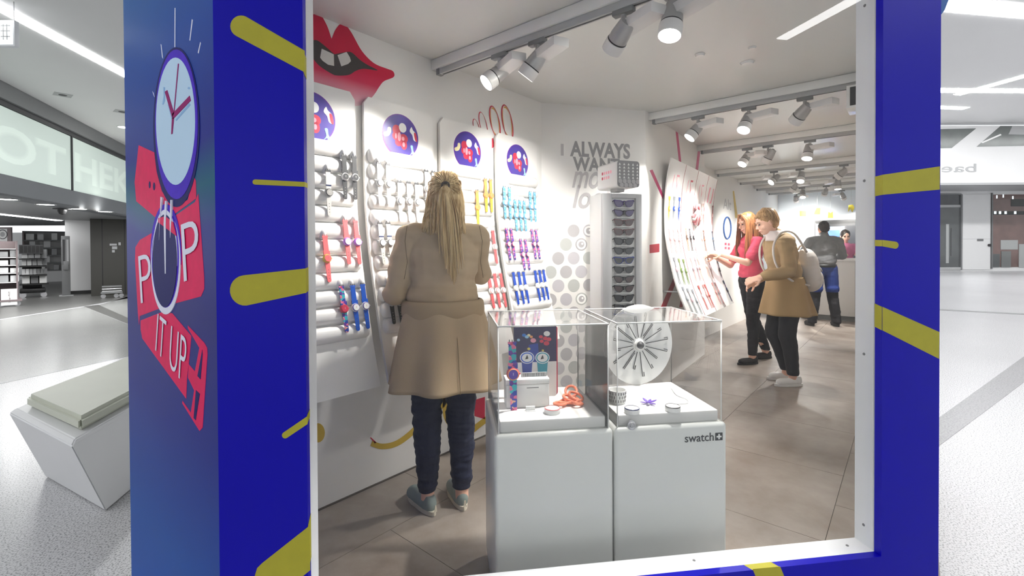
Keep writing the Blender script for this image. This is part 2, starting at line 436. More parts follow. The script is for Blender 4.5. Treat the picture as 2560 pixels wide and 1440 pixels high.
for px, py in ((2162, 14), (2161, 452), (2160, 885), (2159, 1312), (2118, 1364), (1735, 1401)):   # screw heads on the jamb and sill
    side = px > 2130
    if side:
        s = Surf(Mw @ Vector((WR, 0, -BT)), -ndir * -1, (0, 0, 1)); q = s.uv(px, py); p = s.M @ Vector((q[0], q[1], 0))
        M = frame(p, ndir, (0, 0, 1)); M = M if (M.to_3x3() @ Vector((0, 0, 1))).dot(wdir) < 0 else frame(p, -ndir, (0, 0, 1))
    else:
        p = on_z(px, py, ZB); M = Matrix.Translation(p)
    link('screw', scr, wn, 'mid_grey', M)
# yellow rays printed on the front, turning into the reveal
def ray_print(pts, smooth=False):
    return win.print('yellow_ray', pts, 'yellow_print', fw, .0008)
def cap(px0, py0, r, a0, a1, n=10):                     # rounded end in picture measure
    return [(px0 + r * math.cos(math.radians(a0 + (a1 - a0) * i / n)), py0 + r * math.sin(math.radians(a0 + (a1 - a0) * i / n))) for i in range(n + 1)]
ray_print([(762, 127), (762, 181)] + cap(603, 66, 27, 120, 298, 12))
ray_print([(762, 455), (762, 467)] + cap(638, 455, 6.5, 90, 270, 8))
ray_print([(765, 671), (766, 732)] + cap(613, 726, 38, 85, 262, 12))
ray_print([(769, 1040), (769, 1060)] + cap(713, 1088, 8, 60, 235, 8))
ray_print([(774, 1314), (776, 1425), (720, 1470), (640, 1475), (637, 1440)] + [(643, 1420), (655, 1408)])
ray_print([(2206, 437), (2349, 416), (2349, 474), (2206, 487)])
ray_print([(2206, 600), (2238, 604)] + cap(2237, 613, 9, -80, 85, 8) + [(2206, 616)])
ray_print([(2206, 767), (2348, 830), (2347, 897), (2206, 826)])
ray_print([(1881, 1422), (1950, 1416), (1975, 1475), (1905, 1478)])
ray_print([(1236, 1480), (1300, 1476), (1290, 1560), (1220, 1562)])
def lip(side, z0, z1, sk=0.0):                          # the ray's continuation across the 26 mm lip
    if side == 'r': M = frame(Mw @ Vector((WR - .0006, 0, -BT)), ndir * -1, (0, 0, 1))
    else: M = frame(Mw @ Vector((WL + .0006, 0, 0)), ndir, (0, 0, 1))
    prism('yellow_ray', [(0, z0 + (sk if side == 'r' else 0)), (BT, z0 + (0 if side == 'r' else sk)), (BT, z1 + (0 if side == 'r' else sk)), (0, z1 + (sk if side == 'r' else 0))], .0006, 'yellow_print', fw, M)
for p0, p1, s, k in (((2206, 487), (2206, 437), 'r', -.002), ((2206, 616), (2206, 600), 'r', .001), ((2206, 826), (2206, 767), 'r', .008),
                     ((762, 181), (762, 127), 'l', -.01), ((762, 467), (762, 455), 'l', 0), ((766, 732), (765, 671), 'l', .003), ((769, 1060), (769, 1040), 'l', .01), ((776, 1425), (774, 1314), 'l', .02)):
    lip(s, win.uv(*p0)[1], win.uv(*p1)[1], k)
q0, q1 = win.uv(1881, 1422)[0], win.uv(1950, 1416)[0]
prism('yellow_ray', [(q0, 0), (q1, 0), (q1 - .012, -BT), (q0 - .012, -BT)], .0006, 'yellow_print', fw, frame(Mw @ Vector((0, ZB + .0003, 0)), wdir, -ndir))

# ---------------------------------------------------------------- shop walls, ceiling, floor
C0, C1, D1 = Vector((3.06, YA, 0)), Vector((3.82, 1.72, 0)), Vector((5.9, 1.90, 0))
XB = 12.0
wl = slab('wall_left', [(.56, YA), (3.06, YA), (3.06, 2.373), (.45, 2.373)], 0, ZC + .06, 'white_paint')
tag(wl, 'white shop wall with red lips behind the watch boards', 'wall', kind='structure')
wc = slab('wall_slogan', [C0, C1, (3.95, 1.85), (3.06, 2.373)], 0, ZC + .06, 'white_paint')
tag(wc, 'white angled wall with grey slogan and grey dots', 'wall', kind='structure')
wdw = slab('wall_middle', [C1, D1, (5.9, 2.373), (3.95, 1.95)], 0, ZC + .06, 'white_paint')
tag(wdw, 'white wall behind the curved accessory panels', 'wall', kind='structure')
we = slab('wall_far_left', [(5.9, YA), (XB, YA), (XB, 2.373), (5.9, 2.373)], 0, ZC + .06, 'white_paint')
tag(we, 'white far wall left of the counter', 'wall', kind='structure')
wbk = slab('wall_back', [(XB, -.2), (XB + .1, -.2), (XB + .1, 2.373), (XB, 2.373)], 0, ZC + .06, mat('back_wall', '#dfe6ec', .5, var=.02, vscale=2))
tag(wbk, 'pale blue-white back wall of the shop behind the counter', 'wall', kind='structure')
wr = slab('wall_right', [(3.5, -.09), (XB, -.09), (XB, -.12), (3.5, -.12)], 0, ZC + .06, 'white_paint')
tag(wr, 'plain white right side wall of the shop', 'wall', kind='structure')
foot = [(.5, 1.44), (2.1, -.1), (XB, -.1), (XB, 2.3), (.5, 2.3)]
ck = slab('ceiling_shop', foot, ZC, ZC + .06, 'ceiling_white')
tag(ck, 'low white shop ceiling with lighting rails', 'ceiling', kind='structure')
fl = slab('floor_shop', foot, .0025, .004, 'dark_joint')
tag(fl, 'grey-brown concrete tile floor of the shop', 'floor', kind='structure')
def clip(poly, p, n):
    out = []
    for i in range(len(poly)):
        a, b = poly[i], poly[(i + 1) % len(poly)]; da = (a[0] - p[0]) * n[0] + (a[1] - p[1]) * n[1]; db = (b[0] - p[0]) * n[0] + (b[1] - p[1]) * n[1]
        if da >= 0: out.append(a)
        if da * db < 0:
            t = da / (da - db); out.append((a[0] + (b[0] - a[0]) * t, a[1] + (b[1] - a[1]) * t))
    return out
T = .78; G = .0013
for i in range(-1, 16):
    for j in range(-2, 4):
        x0, y0 = .52 + i * T + (T / 2 if j % 2 else 0), 1.84 - T + j * T
        poly = [(x0 + G, y0 + G), (x0 + T - G, y0 + G), (x0 + T - G, y0 + T - G), (x0 + G, y0 + T - G)]
        for p, n in (((P0 + ndir * .102), ndir), ((.51, 0), (1, 0)), ((0, -.1), (0, 1)), ((0, 2.29), (0, -1)), ((XB, 0), (-1, 0))):
            if poly: poly = clip(poly, p, n)
        if len(poly) >= 3: slab('floor_tile', poly, .004, .007, 'shop_floor', fl)
sk = box('wall_foot_strip', (.58, YA - .012, .007), (3.06, YA, .012), 'dark_joint', wl)  # thin dark strip along the foot of the wall

# lighting rails (box beam + track)
RAILS = []
for k, (x, y1) in enumerate(((1.95, YA), (3.93, 1.735), (5.55, 1.86), (7.5, YA), (8.75, YA), (9.9, YA), (10.9, YA))):
    e = empty('ceiling_rail', (x, 0, 0), label='%s white ceiling lighting rail counted from the window' % ordw(k), cat='rail', group='ceiling lighting rails')
    box('beam', (-.03, -.1, ZC - .062), (.03, y1, ZC - .001), 'white_gloss', e, None, .006)
    box('track', (-.018, -.05, ZC - .098), (.018, y1 - .06, ZC - .0625), 'light_grey', e, None, .003)
    box('track_slot', (-.005, -.04, ZC - .0995), (.005, y1 - .075, ZC - .0985), 'dark_grey', e)
    box('end_cap', (-.019, y1 - .06, ZC - .099), (.019, y1 - .035, ZC - .0625), 'mid_grey', e)
    RAILS.append((x, y1))
# ---------------------------------------------------------------- watch print on the blue end wall
mat('art_red', '#e60f5e', .5, var=.14, vscale=26, spec=.2); mat('art_navy', '#070b63', .5, var=.1, vscale=9, spec=.15)
mat('art_purple', '#4a1fc8', .5, var=.25, vscale=30, spec=.15); mat('art_pale', '#c2e0fa', .5, var=.05, vscale=3, spec=.15)
mat('art_white', '#e6e9fb', .5, var=.03, spec=.15); mat('art_magenta', '#970a6c', .5, var=.05, spec=.15); mat('art_sky', '#8fbbe8', .5, var=.05, spec=.15)
def ap(name, pts, m, k, smooth=False):
    return art.print(name, pts, m, ew, .0006 * k, smooth=smooth)
ap('strap_print', [(347, 363), (386, 381), (392, 430), (405, 478), (430, 515), (470, 500), (483, 437), (490, 452), (491, 496), (437, 535), (425, 560), (392, 546), (341, 503), (337, 455)], 'art_red', 1)
ap('strap_print', [(437, 540), (488, 505), (496, 484), (511, 695), (511, 722), (503, 741), (440, 758), (420, 640)], 'art_red', 1)
ap('strap_print', [(388, 578), (350, 600), (339, 618), (338, 650), (345, 780), (348, 812), (350, 790), (408, 768), (400, 660)], 'art_red', 1)
ap('strap_print', [(352, 801), (403, 781), (431, 783), (479, 840), (472, 913), (468, 945), (466, 997), (356, 846), (352, 824)], 'art_red', 1)
def c6(*pts): return [(300 + x / 2.323, 480 + y / 2.323) for x, y in pts]
ap('buckle_print', c6((395, 775), (490, 875), (507, 905), (509, 940), (481, 1368), (463, 1388), (362, 1226), (364, 1212), (412, 1282), (432, 1152), (396, 1078), (400, 1000), (436, 1042), (462, 905), (396, 792)), 'art_red', 1)
ap('buckle_print', c6((480, 915), (452, 1068), (470, 1088), (482, 945)), 'art_navy', 2)
ap('buckle_print', c6((443, 1150), (430, 1312), (442, 1325), (466, 1172)), 'art_navy', 2)
ap('watch_shadow_print', circ(442, 318, 58, 200, 48), 'art_navy', 2)
ap('watch_case_print', circ(442.5, 311, 53.5, 187, 48), 'art_purple', 3)
ap('watch_dial_print', circ(441, 303.5, 49, 159, 48), 'art_pale', 4)
for p in ([(415, 230), (421, 226), (438, 283), (434, 297)], [(434, 285), (477, 240), (480, 252), (435, 299)], [(433, 296), (438, 294), (434, 335), (431, 336)], [(448, 160), (450, 160), (438.5, 284), (437, 284)]):
    ap('hand_print', p, 'art_magenta', 6)
for p in ([(422, 262), (426, 262), (436, 296), (433, 304)], [(441, 300), (476, 258), (479, 263), (443, 303)], [(411, 218), (415, 219), (415, 252), (411, 262), (408, 262), (412, 240)], circ(475, 221, 3, 3, 10)):
    ap('hand_shadow_print', p, 'art_sky', 5)
ap('eyelet_print', circ(375, 462, 2.2, 9, 14), 'art_navy', 2); ap('eyelet_print', circ(386, 466, 2.6, 10, 14), 'art_navy', 2)
ap('ring_print', circ(416, 634, 38.5, 124, 44), 'art_purple', 3)
ap('ring_print', circ(416.5, 657, 37, 129, 44), 'art_white', 4)
ap('ring_print', circ(416, 646, 34, 123, 44), 'art_purple', 5)
ap('ring_print', circ(415.5, 641, 31, 117, 44), 'art_white', 6)
ap('ring_print', circ(415.5, 652, 30.5, 116, 44), 'art_navy', 7)
ap('ring_band_print', [(400, 545), (418, 541), (437, 556), (445, 590), (400, 556)], 'art_red', 8)
for p in ([(406, 492), (410, 495), (405, 540), (402, 600)], [(417, 502), (421, 504), (419, 560), (419, 684), (417, 684), (414, 560)], [(431, 500), (434, 500), (433, 555), (430, 595), (429, 555)]):
    ap('drip_print', p, 'art_white', 9)
for p in ([(437, 20), (439, 20), (438.5, 118), (436.5, 118)], [(480, 48), (482.5, 50), (476, 102), (474, 101)], [(501, 105), (502.5, 108), (497, 134), (495, 132)], [(402, 110), (404, 112), (408, 147), (405.5, 143)], [(381, 228), (384, 232), (387, 243), (385, 240)]):
    ap('spark_print', p, 'art_white', 1)
def aq(name, body, quad, **k):
    text(name, body, art.M, 0, 0, 0, 0, 'art_white', ew, .0008, .0025, quad=[art.uv(*q) for q in quad], **k)
aq('lettering', 'P', [(348, 641), (377, 632), (355, 758), (384, 750)], bold=-.014); aq('lettering', 'P', [(455, 562), (496, 546), (463, 704), (504, 688)], bold=-.012)
aq('lettering', 'IT UP', [(397, 784), (470, 848), (391, 876), (464, 962)], bold=-.012)

# ---------------------------------------------------------------- prints on the shop walls
wA = Surf((0, YA - .0005, 0), (1, 0, 0)); assert wA.n.y < 0
mat('lip_dark', '#332a29', .5, var=.1); mat('tooth_white', '#cfcbc6', .5, var=.03)
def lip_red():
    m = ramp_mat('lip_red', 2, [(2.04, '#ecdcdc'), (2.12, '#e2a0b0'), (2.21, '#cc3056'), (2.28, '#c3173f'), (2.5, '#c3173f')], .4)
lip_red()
cxu = wA.uv(829, 120)[0]
def mir(pts, smooth=True, per=6):
    r = [wA.uv(*p) for p in pts]; return r
right = [(829, 97), (838, 75), (850, 60), (857, 58), (865, 63), (880, 84), (905, 128), (935, 158), (968, 172), (981, 177), (986, 186), (982, 194), (960, 203), (948, 217), (938, 233), (925, 248), (905, 262), (880, 266), (850, 268), (829, 268)]
R = [wA.uv(*p) for p in right]
Rs = spline(R, 5, closed=False); Ls = [(2 * cxu - x, y) for x, y in Rs][::-1]
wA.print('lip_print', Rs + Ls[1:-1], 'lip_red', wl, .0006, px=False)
blk = [(836, 136), (866, 130), (880, 132), (900, 150), (920, 163), (944, 176), (910, 172), (890, 177), (873, 187), (850, 189), (836, 188)]
cm = wA.uv(836, 150)[0]
B = [wA.uv(*p) for p in blk]; Bs = spline(B, 5, closed=False); Lb = [(2 * cm - x, y) for x, y in Bs][::-1]
wA.print('mouth_print', Bs + Lb[1:-1], 'lip_dark', wl, .0012, px=False)
wA.print('tooth_print', [(843.5, 138), (866, 130), (874, 143), (877, 153), (870, 160), (853, 166)], 'tooth_white', wl, .0018)
wA.print('tooth_print', [(804, 122), (834, 136), (835, 165), (820, 162), (806, 152), (800, 144)], 'tooth_white', wl, .0018)
# red ribbon loops between the boards
mat('loop_red', '#c23a4c', .5, var=.08); mat('loop_gold', '#d9a24a', .5, var=.08)
def loop(cx, cy, rx, ry, w, tilt):
    out = [(cx + rx * math.cos(a) * math.cos(tilt) - ry * math.sin(a) * math.sin(tilt), cy + rx * math.cos(a) * math.sin(tilt) + ry * math.sin(a) * math.cos(tilt)) for a in [2 * math.pi * i / 36 for i in range(36)]]
    for k, (f0, f1, m, lift) in enumerate(((1.0, .8, 'loop_red', .0012), (.8, .7, 'loop_gold', .0014))):
        U = [wA.uv(cx + (x - cx) * f0, cy + (y - cy) * f0) for x, y in out]; V = [wA.uv(cx + (x - cx) * f1, cy + (y - cy) * (1 - (1 - f1) * .35)) for x, y in out]
        vs = [wA.M @ Vector((*p, lift)) for p in U] + [wA.M @ Vector((*p, lift)) for p in V]; n = 36
        if k and cx < 1215: continue
        link('ribbon_loop_print', mesh('ribbon_loop', vs, [(i, (i + 1) % n, n + (i + 1) % n, n + i) for i in range(n)]), wl, m)
loop(1208, 312, 9, 34, 0, -.25); loop(1237, 305, 12, 42, 0, -.22); loop(1268, 306, 13, 46, 0, -.2); loop(1190, 316, 7, 20, 0, -.3)
wA.print('red_tongue_print', [(1224, 350), (1232, 345), (1238, 365), (1228, 372), (1222, 385)], 'loop_red', wl, .0012)
# yellow snake lines low on the wall
mat('snake_yellow', '#c8a83c', .5, var=.08)
sn = spline([(928, 1108), (955, 1116), (990, 1109), (1025, 1085), (1060, 1050), (1105, 1012), (1115, 985), (1113, 1010), (1120, 1052), (1160, 1085), (1200, 1060), (1250, 1020)], 6, closed=False)
L_, R_ = [], []
for i, p in enumerate(sn):
    q = sn[min(i + 1, len(sn) - 1)]; o = sn[max(i - 1, 0)]; t = Vector((q[0] - o[0], q[1] - o[1])).normalized(); w = 7
    L_.append(wA.uv(p[0] - t.y * w, p[1] + t.x * w)); R_.append(wA.uv(p[0] + t.y * w, p[1] - t.x * w))
n = len(sn); vs = [wA.M @ Vector((*p, .0012)) for p in L_] + [wA.M @ Vector((*p, .0012)) for p in R_]
link('snake_print', mesh('snake', vs, [(i, i + 1, n + i + 1, n + i) for i in range(n - 1)]), wl, 'snake_yellow')
wA.print('snake_tongue_print', [(925, 1094), (927, 1093), (941, 1106), (937, 1109)], 'red_print', wl, .0012)
wA.print('snake_print', circ(795, 1082, 17, 24, 20), 'snake_yellow', wl, .0012)
wA.print('red_print', [(1186, 1000), (1212, 992), (1212, 1048), (1186, 1040)], 'red_print', wl, .0012)
wA.print('blue_print', [(1190, 965), (1212, 950), (1212, 972), (1190, 980)], mat('light_blue_print', '#5aa7d6', .5, var=.05), wl, .0012)
# slogan wall
wC = Surf(C0, C1 - C0); assert wC.n.dot(FWD) < 0
def line(body, px0, py0, px1, py1, m, bold, shear=0, name='slogan_lettering'):
    a, b = wC.uv(px0, py1), wC.uv(px1, py0)
    text(name, body, wC.M, a[0], a[1], b[0], b[1], m, wc, .0012, .0003, bold=bold, shear=shear)
line('I', 1402, 360, 1409, 389, 'pale_grey_print', .03)
line('ALWAYS', 1425, 360, 1575, 391, 'grey_print', .035); line('WANT', 1432, 397, 1549, 427, 'grey_print', .035)
line('more', 1430, 432, 1545, 470, 'pale_grey_print', .012, .35); line('looks', 1432, 466, 1560, 521, 'pale_grey_print', .012, .3)
mat('dot_a', '#b3b0b2', .5, var=.05, vscale=10); mat('dot_b', '#bdbabf', .5, var=.05, vscale=10); mat('dot_c', '#b7b9b6', .5, var=.05, vscale=10)
o_, e_ = wC.uv(1434, 577), wC.uv(1472, 577); dx = e_[0] - o_[0]; dz = .112
for r in range(17):
    for k in range(-2, 4):
        u = o_[0] + (k - (.5 if r % 2 else 0)) * dx - (dx if r in (2, 4, 6) else 0) * 0; v = o_[1] - r * dz
        if k < (0 if r < 2 else -1) or v < .15: continue
        wC.print('wall_dot', circ(u, v, .052, .052, 24), ('dot_a', 'dot_b', 'dot_c')[(r * 2 + k) % 3], wc, .0008, px=False)
        if (r, k) in ((0, 1), (1, 1), (5, 1), (5, 2)):
            wC.print('eye_print', circ(u, v, .041, .041, 20), 'pure_white', wc, .0014, px=False); wC.print('eye_print', circ(u, v, .026, .026, 18), 'dot_a', wc, .002, px=False); wC.print('eye_print', circ(u + .008, v + .006, .009, .009, 12), 'pure_white', wc, .0026, px=False)
# middle wall: straws and bars
wD = Surf(C1, D1 - C1)
mat('straw_pink', '#c22f6b', .45, var=.15, vscale=9); mat('straw_red', '#b02c3c', .45, var=.08)
for p, m in (([(1689, 328), (1694, 326), (1703, 405), (1697, 403)], 'straw_pink'), ([(1746, 366), (1752, 366), (1744, 432), (1738, 430)], 'straw_pink'), ([(1624, 426), (1631, 424), (1659, 488), (1657, 498)], 'straw_pink'),
             ([(1624, 612), (1648, 609), (1648, 630), (1624, 633)], 'straw_red'), ([(1651, 770), (1664, 770), (1692, 700), (1686, 690)], 'straw_red'), ([(1698, 768), (1706, 768), (1711, 740), (1704, 742)], 'straw_red')):
    wD.print('straw_print', p, m, wdw, .0015)
wE = Surf((0, YA - .0005, 0), (1, 0, 0))
wE.print('straw_print', [(1832, 478), (1835, 477), (1845, 545), (1838, 545)], 'snake_yellow', we, .0015)
a, b = wE.uv(1808, 522), wE.uv(1828, 500)
text('lettering', 'Alt', wE.M, a[0], a[1], b[0], b[1], 'pale_grey_print', we, .001, .0003)
# ---------------------------------------------------------------- curved watch boards on the left wall
PROF = [(2.13, .03), (1.9, .032), (1.7, .035), (1.55, .043), (1.4, .060), (1.25, .086), (1.1, .118), (.95, .152), (.85, .176), (.75, .204), (.626, .240)]
def prof_d(z):
    z = max(min(z, 2.13), .6)
    for (z1, d1), (z0, d0) in zip(PROF, PROF[1:]):
        if z >= z0: return d0 + (d1 - d0) * (z - z0) / (z1 - z0)
    return PROF[-1][1] + (PROF[-1][0] - z) * .3
def board_M(s, z):
    """frame on the board face: x along the wall, y up the board, z out into the shop"""
    d0, d1 = prof_d(z - .03), prof_d(z + .03)
    return frame(Vector((s, YA - prof_d(z), z)), (1, 0, 0), Vector((0, d0 - d1, .06)))
def on_board(px, py):
    y = YA - .05
    for _ in range(6):
        p = on_plane(px, py, (0, y, 0), Vector((0, 1, 0))); y = YA - prof_d(p.z)
    return p.x, p.z
BW, BOARDS = .475, (.90, 1.428, 1.962, 2.482)
TH = .018
mat('board_white', '#eceae7', .4, var=.01, vscale=3)
mat('tube_white', '#eeecea', .38, var=.012, vscale=6)
mat('sticker', '#4b3a9a', .4, var=.35, vscale=18); mat('sticker_rim', '#6a2a9c', .4, var=.1); mat('st_red', '#cf3450', .4, var=.1); mat('st_pink', '#ee9fb0', .4, var=.1)
mat('st_cream', '#efe3b0', .4, var=.08); mat('st_yellow', '#e2cf62', .4, var=.1); mat('st_blue', '#2f77d0', .4, var=.1); mat('st_sky', '#9ccbe8', .4, var=.1)
zs = [2.13 - (2.13 - .626) * i / 40 for i in range(41)]
def board_mesh():
    vs, fs = [], []
    for z in zs:
        cut = 0.0
        if z > 2.10: cut = .028 - math.sqrt(max(0, .028 ** 2 - (z - 2.102) ** 2))
        d = prof_d(z)
        for x, dd in ((cut, d), (BW - cut, d), (BW - cut, d - TH), (cut, d - TH)): vs.append((x, -dd, z))
    for i in range(len(zs) - 1):
        for k in range(4):
            a, b = 4 * i + k, 4 * i + (k + 1) % 4; fs.append((a, a + 4, b + 4, b))
    fs += [(0, 1, 2, 3), tuple(4 * (len(zs) - 1) + k for k in (3, 2, 1, 0))]
    bm = bmesh.new(); m0 = mesh('board', vs, fs); bm.from_mesh(m0); bpy.data.meshes.remove(m0)
    return auto_smooth(from_bm('board', bm), 40)
BOARD_ME = board_mesh()
def half_tube():
    """half-round roll with domed ends, lying along x"""
    r = .0405; L = BW - .03; vs, fs = [], []; xs = [(-L / 2 + r * .55 * (1 - math.cos(a)), math.sin(a)) for a in (.25, .6, 1.0, math.pi / 2)]
    ring = xs + [(-x, s) for x, s in xs[::-1]]
    n = 11
    for x, s in ring:
        for k in range(n):
            a = math.pi * k / (n - 1); vs.append((x, r * s * math.cos(a), r * s * math.sin(a) * .8))
    m = len(ring)
    for i in range(m - 1):
        for k in range(n - 1): fs.append((i * n + k, i * n + k + 1, (i + 1) * n + k + 1, (i + 1) * n + k))
    fs += [tuple(range(n)), tuple((m - 1) * n + k for k in range(n - 1, -1, -1))]
    bm = bmesh.new(); m0 = mesh('roll', vs, fs); bm.from_mesh(m0); bpy.data.meshes.remove(m0)
    me = from_bm('roll', bm); return auto_smooth(me, 50)
ROLL_ME = half_tube(); ROLL_ME.materials.append(MATS['tube_white'])
def peg_mesh():
    vs = []; bm = bmesh.new(); bmesh.ops.create_uvsphere(bm, u_segments=14, v_segments=8, radius=1.0)
    for v in bm.verts: v.co = Vector((v.co.x * .02, v.co.y * .03, max(v.co.z, -.2) * .045))
    me = from_bm('peg', bm, True); return me
PEG_ME = peg_mesh(); PEG_ME.materials.append(MATS['tube_white'])
Z_ROW0, PITCH_ROW = 1.815, .0826
BOARD_OBJ = []
for k, s0 in enumerate(BOARDS):
    e = empty('display_board', (s0, YA, 0), label=('white curved watch board beside the window jamb, first from the left', 'white curved watch board left of the woman, second from the left',
              'white curved watch board half hidden by the woman, third from the left', 'white curved watch board next to the slogan wall, fourth from the left')[k], cat='display board', group='curved watch boards on the left wall')
    link('panel', BOARD_ME, e, 'board_white')
    for r in range(12):
        z = Z_ROW0 - r * PITCH_ROW; M = board_M(BW / 2, z); M = Matrix.Translation((0, -YA, 0)) @ M
        link('roll', ROLL_ME, e, None, M)
    zc_, uc = 1.955, BW / 2
    M = Matrix.Translation((0, -YA, 0)) @ board_M(uc, zc_)
    st = prism('round_sticker', circ(0, 0, .125, .125, 40), .0012, 'sticker_rim', e, M)
    D = lambda nm, pts, m, h: prism(nm, pts, h, m, st, M)
    D('sticker_face', circ(0, 0, .119, .119, 40), 'sticker', .0018)
    D('sticker_shape', circ(.012, .05, .026, .027, 20), 'pure_white', .0026)
    for (x, y, a, b, m) in ((-.03, .03, .028, .03, 'st_red'), (-.035, -.005, .025, .024, 'st_red'), (.018, -.01, .03, .026, 'st_red'), (-.018, -.038, .024, .022, 'st_red'), (.02, -.045, .022, .03, 'st_red')):
        D('sticker_shape', circ(x, y, a, b, 14), m, .0024)
    for (x, y, a, b) in ((-.012, -.005, .012, .026), (.014, -.012, .01, .012), (-.035, -.004, .006, .016), (.018, -.045, .009, .014)):
        D('sticker_shape', circ(x, y, a, b, 12), 'st_pink', .003)
    D('sticker_shape', spline([(-.118, .0), (-.095, .012), (-.088, .035), (-.07, .036), (-.068, .012), (-.085, -.012), (-.112, -.018)], 4), 'st_cream', .0026)
    D('sticker_shape', spline([(.062, .04), (.075, .066), (.085, .05), (.108, .03), (.11, -.01), (.09, -.008), (.08, .02)], 4), 'pure_white', .0026)
    D('sticker_shape', spline([(.092, .035), (.108, .03), (.114, -.012), (.1, -.006)], 4), 'st_red', .0032)
    D('sticker_shape', spline([(.066, -.045), (.074, -.078), (.06, -.1), (.078, -.09), (.084, -.098), (.096, -.09), (.086, -.07), (.082, -.042)], 4), 'st_sky', .0026)
    BOARD_OBJ.append(e)

# ---------------------------------------------------------------- watches
for n_, c_ in (('w_white', '#efeeec'), ('w_black', '#1b1b1c'), ('w_graphite', '#4a4a4c'), ('w_coral', '#ee6b6f'), ('w_pink', '#f08a8c'), ('w_blue', '#1257c4'), ('w_royal', '#0f45b4'), ('w_sky', '#86c8ec'),
               ('w_yellow', '#f2c94a'), ('w_orange', '#f3a468'), ('w_purple', '#b46fd0'), ('w_violet', '#5a3fae'), ('w_navy', '#1d2b5c'), ('w_grey', '#b4b2ae'), ('w_clear', '#d8d6d2'), ('w_red', '#d43c5a')):
    mat(n_, c_, .35, var=.05, vscale=40)
def pat(name, cols, scale):
    m = bpy.data.materials.new(name); m.use_nodes = True; nt = m.node_tree; b = nt.nodes['Principled BSDF']; b.inputs['Roughness'].default_value = .4
    tc = nt.nodes.new('ShaderNodeTexCoord'); v = nt.nodes.new('ShaderNodeTexVoronoi'); v.inputs['Scale'].default_value = scale
    s = nt.nodes.new('ShaderNodeSeparateColor'); cr = nt.nodes.new('ShaderNodeValToRGB'); cr.color_ramp.interpolation = 'CONSTANT'
    nt.links.new(tc.outputs['Object'], v.inputs['Vector']); nt.links.new(v.outputs['Color'], s.inputs[0]); nt.links.new(s.outputs[0], cr.inputs[0]); nt.links.new(cr.outputs[0], b.inputs['Base Color'])
    el = cr.color_ramp.elements
    while len(el) > 1: el.remove(el[-1])
    for i, c in enumerate(cols):
        e = el[0] if i == 0 else el.new(i / len(cols)); e.position = i / len(cols); e.color = (*lin(c), 1)
    MATS[name] = m
pat('p_multi', ['#1c3fa8', '#e0709a', '#2fb3bf', '#6a2c9c', '#c83a64', '#f0b49a'], 70); pat('p_purple', ['#4a3fae', '#d05a90', '#2c2f7c', '#c9a2d8', '#8a3f8c'], 90)
pat('p_sky', ['#86c8ec', '#6cb6e6', '#b8def2', '#5aa2dc'], 80); pat('p_orange', ['#f3a468', '#f2b25a', '#f08f70'], 60)
SM = {}
def strap_me(key, w0, w1, L, th=.003, tip=True, y0=0.0):
    """tapered strap running from y0 down to y0-L"""
    if key in SM: return SM[key]
    n = 6; pts = [(-w0 / 2, y0), (w0 / 2, y0)]
    if tip: pts += [(w1 / 2 * math.cos(a), y0 - L + w1 * .45 - w1 * .45 * math.sin(a)) for a in [math.pi * i / n for i in range(n + 1)]]
    else: pts += [(w1 / 2, y0 - L), (-w1 / 2, y0 - L)]
    SM[key] = prism_me(key, pts, th); return SM[key]
def disc_me(key, r0, r1, h, seg=20):
    if key not in SM: SM[key] = lathe_me(key, [(0, 0), (r0, 0), (r0, h * .55), (r1, h), (0, h)], seg)
    return SM[key]
def put(name, key_me, m, parent, M=None):
    """mesh shared between alike watches; the material sits on the object"""
    me = key_me
    if len(me.materials) == 0: me.materials.append(None)
    o = link(name, me, parent, None, M); o.material_slots[0].link = 'OBJECT'; o.material_slots[0].material = MATS[m]; return o
def watch(M, style, label, group, Lu=.115, Ld=.125, sc=1.0, kind='round'):
    up, dn, case, rim, dial, dot = style
    e = empty('wrist_watch', (0, 0, 0)); e.matrix_world = M @ Matrix.Scale(sc, 4); tag(e, label, 'watch', group)
    w = .0255
    Tz = lambda x, y, z: Matrix.Translation((x, y, z))
    lu, ld = round(Lu, 3), round(Ld, 3)
    put('upper_strap', strap_me('us%s' % lu, .0245, w, lu, tip=False), up, e, Tz(0, lu, .004))
    lo = put('lower_strap', strap_me('ls%s' % ld, w, .0195, ld), dn, e, Tz(0, 0, .004))
    for i in range(4): put('strap_hole', disc_me('hole', .0018, .0018, .0006, 8), 'w_graphite' if dn not in ('w_black', 'w_graphite') else 'w_grey', lo, Tz(0, -ld + .018 + i * .014, .003))
    c = put('case', disc_me('case', .0215, .0195, .011), case, e, Tz(0, 0, .003))
    put('bezel', disc_me('bezel', .0188, .0172, .0035), rim, c, Tz(0, 0, .0095))
    d = put('dial', disc_me('dial', .0158, .0158, .0006), dial, e, Tz(0, 0, .0162))
    put('watch_hand', strap_me('hand', .0016, .0012, .009, .0004, False), dot, d, Tz(0, .006, .0006)); 
    put('crown', disc_me('crown', .003, .003, .004, 10), case, e, Tz(.0205, 0, .008) @ Matrix.Rotation(math.pi / 2, 4, 'Y'))
    b = put('buckle', box_key('buckle', (-.0142, -.003, 0), (.0142, .006, .004)), 'w_graphite' if up in ('w_white', 'w_clear', 'w_orange') else up, e, Tz(0, lu, .004))
    for i in (-1, 0, 1): put('buckle_prong', box_key('prong', (-.0012, 0, 0), (.0012, .008, .003)), 'w_graphite' if up not in ('w_coral', 'w_pink') else 'w_pink', b, Tz(i * .009, .005, .001))
    if kind == 'band': put('strap_loop', box_key('sloop', (-.0135, -.003, 0), (.0135, .003, .0045)), 'w_navy', e, Tz(0, .035, .004))
    if kind == 'block': put('strap_loop', box_key('sblock', (-.016, -.009, 0), (.016, .009, .006)), up, e, Tz(0, .027, .004))
    return e
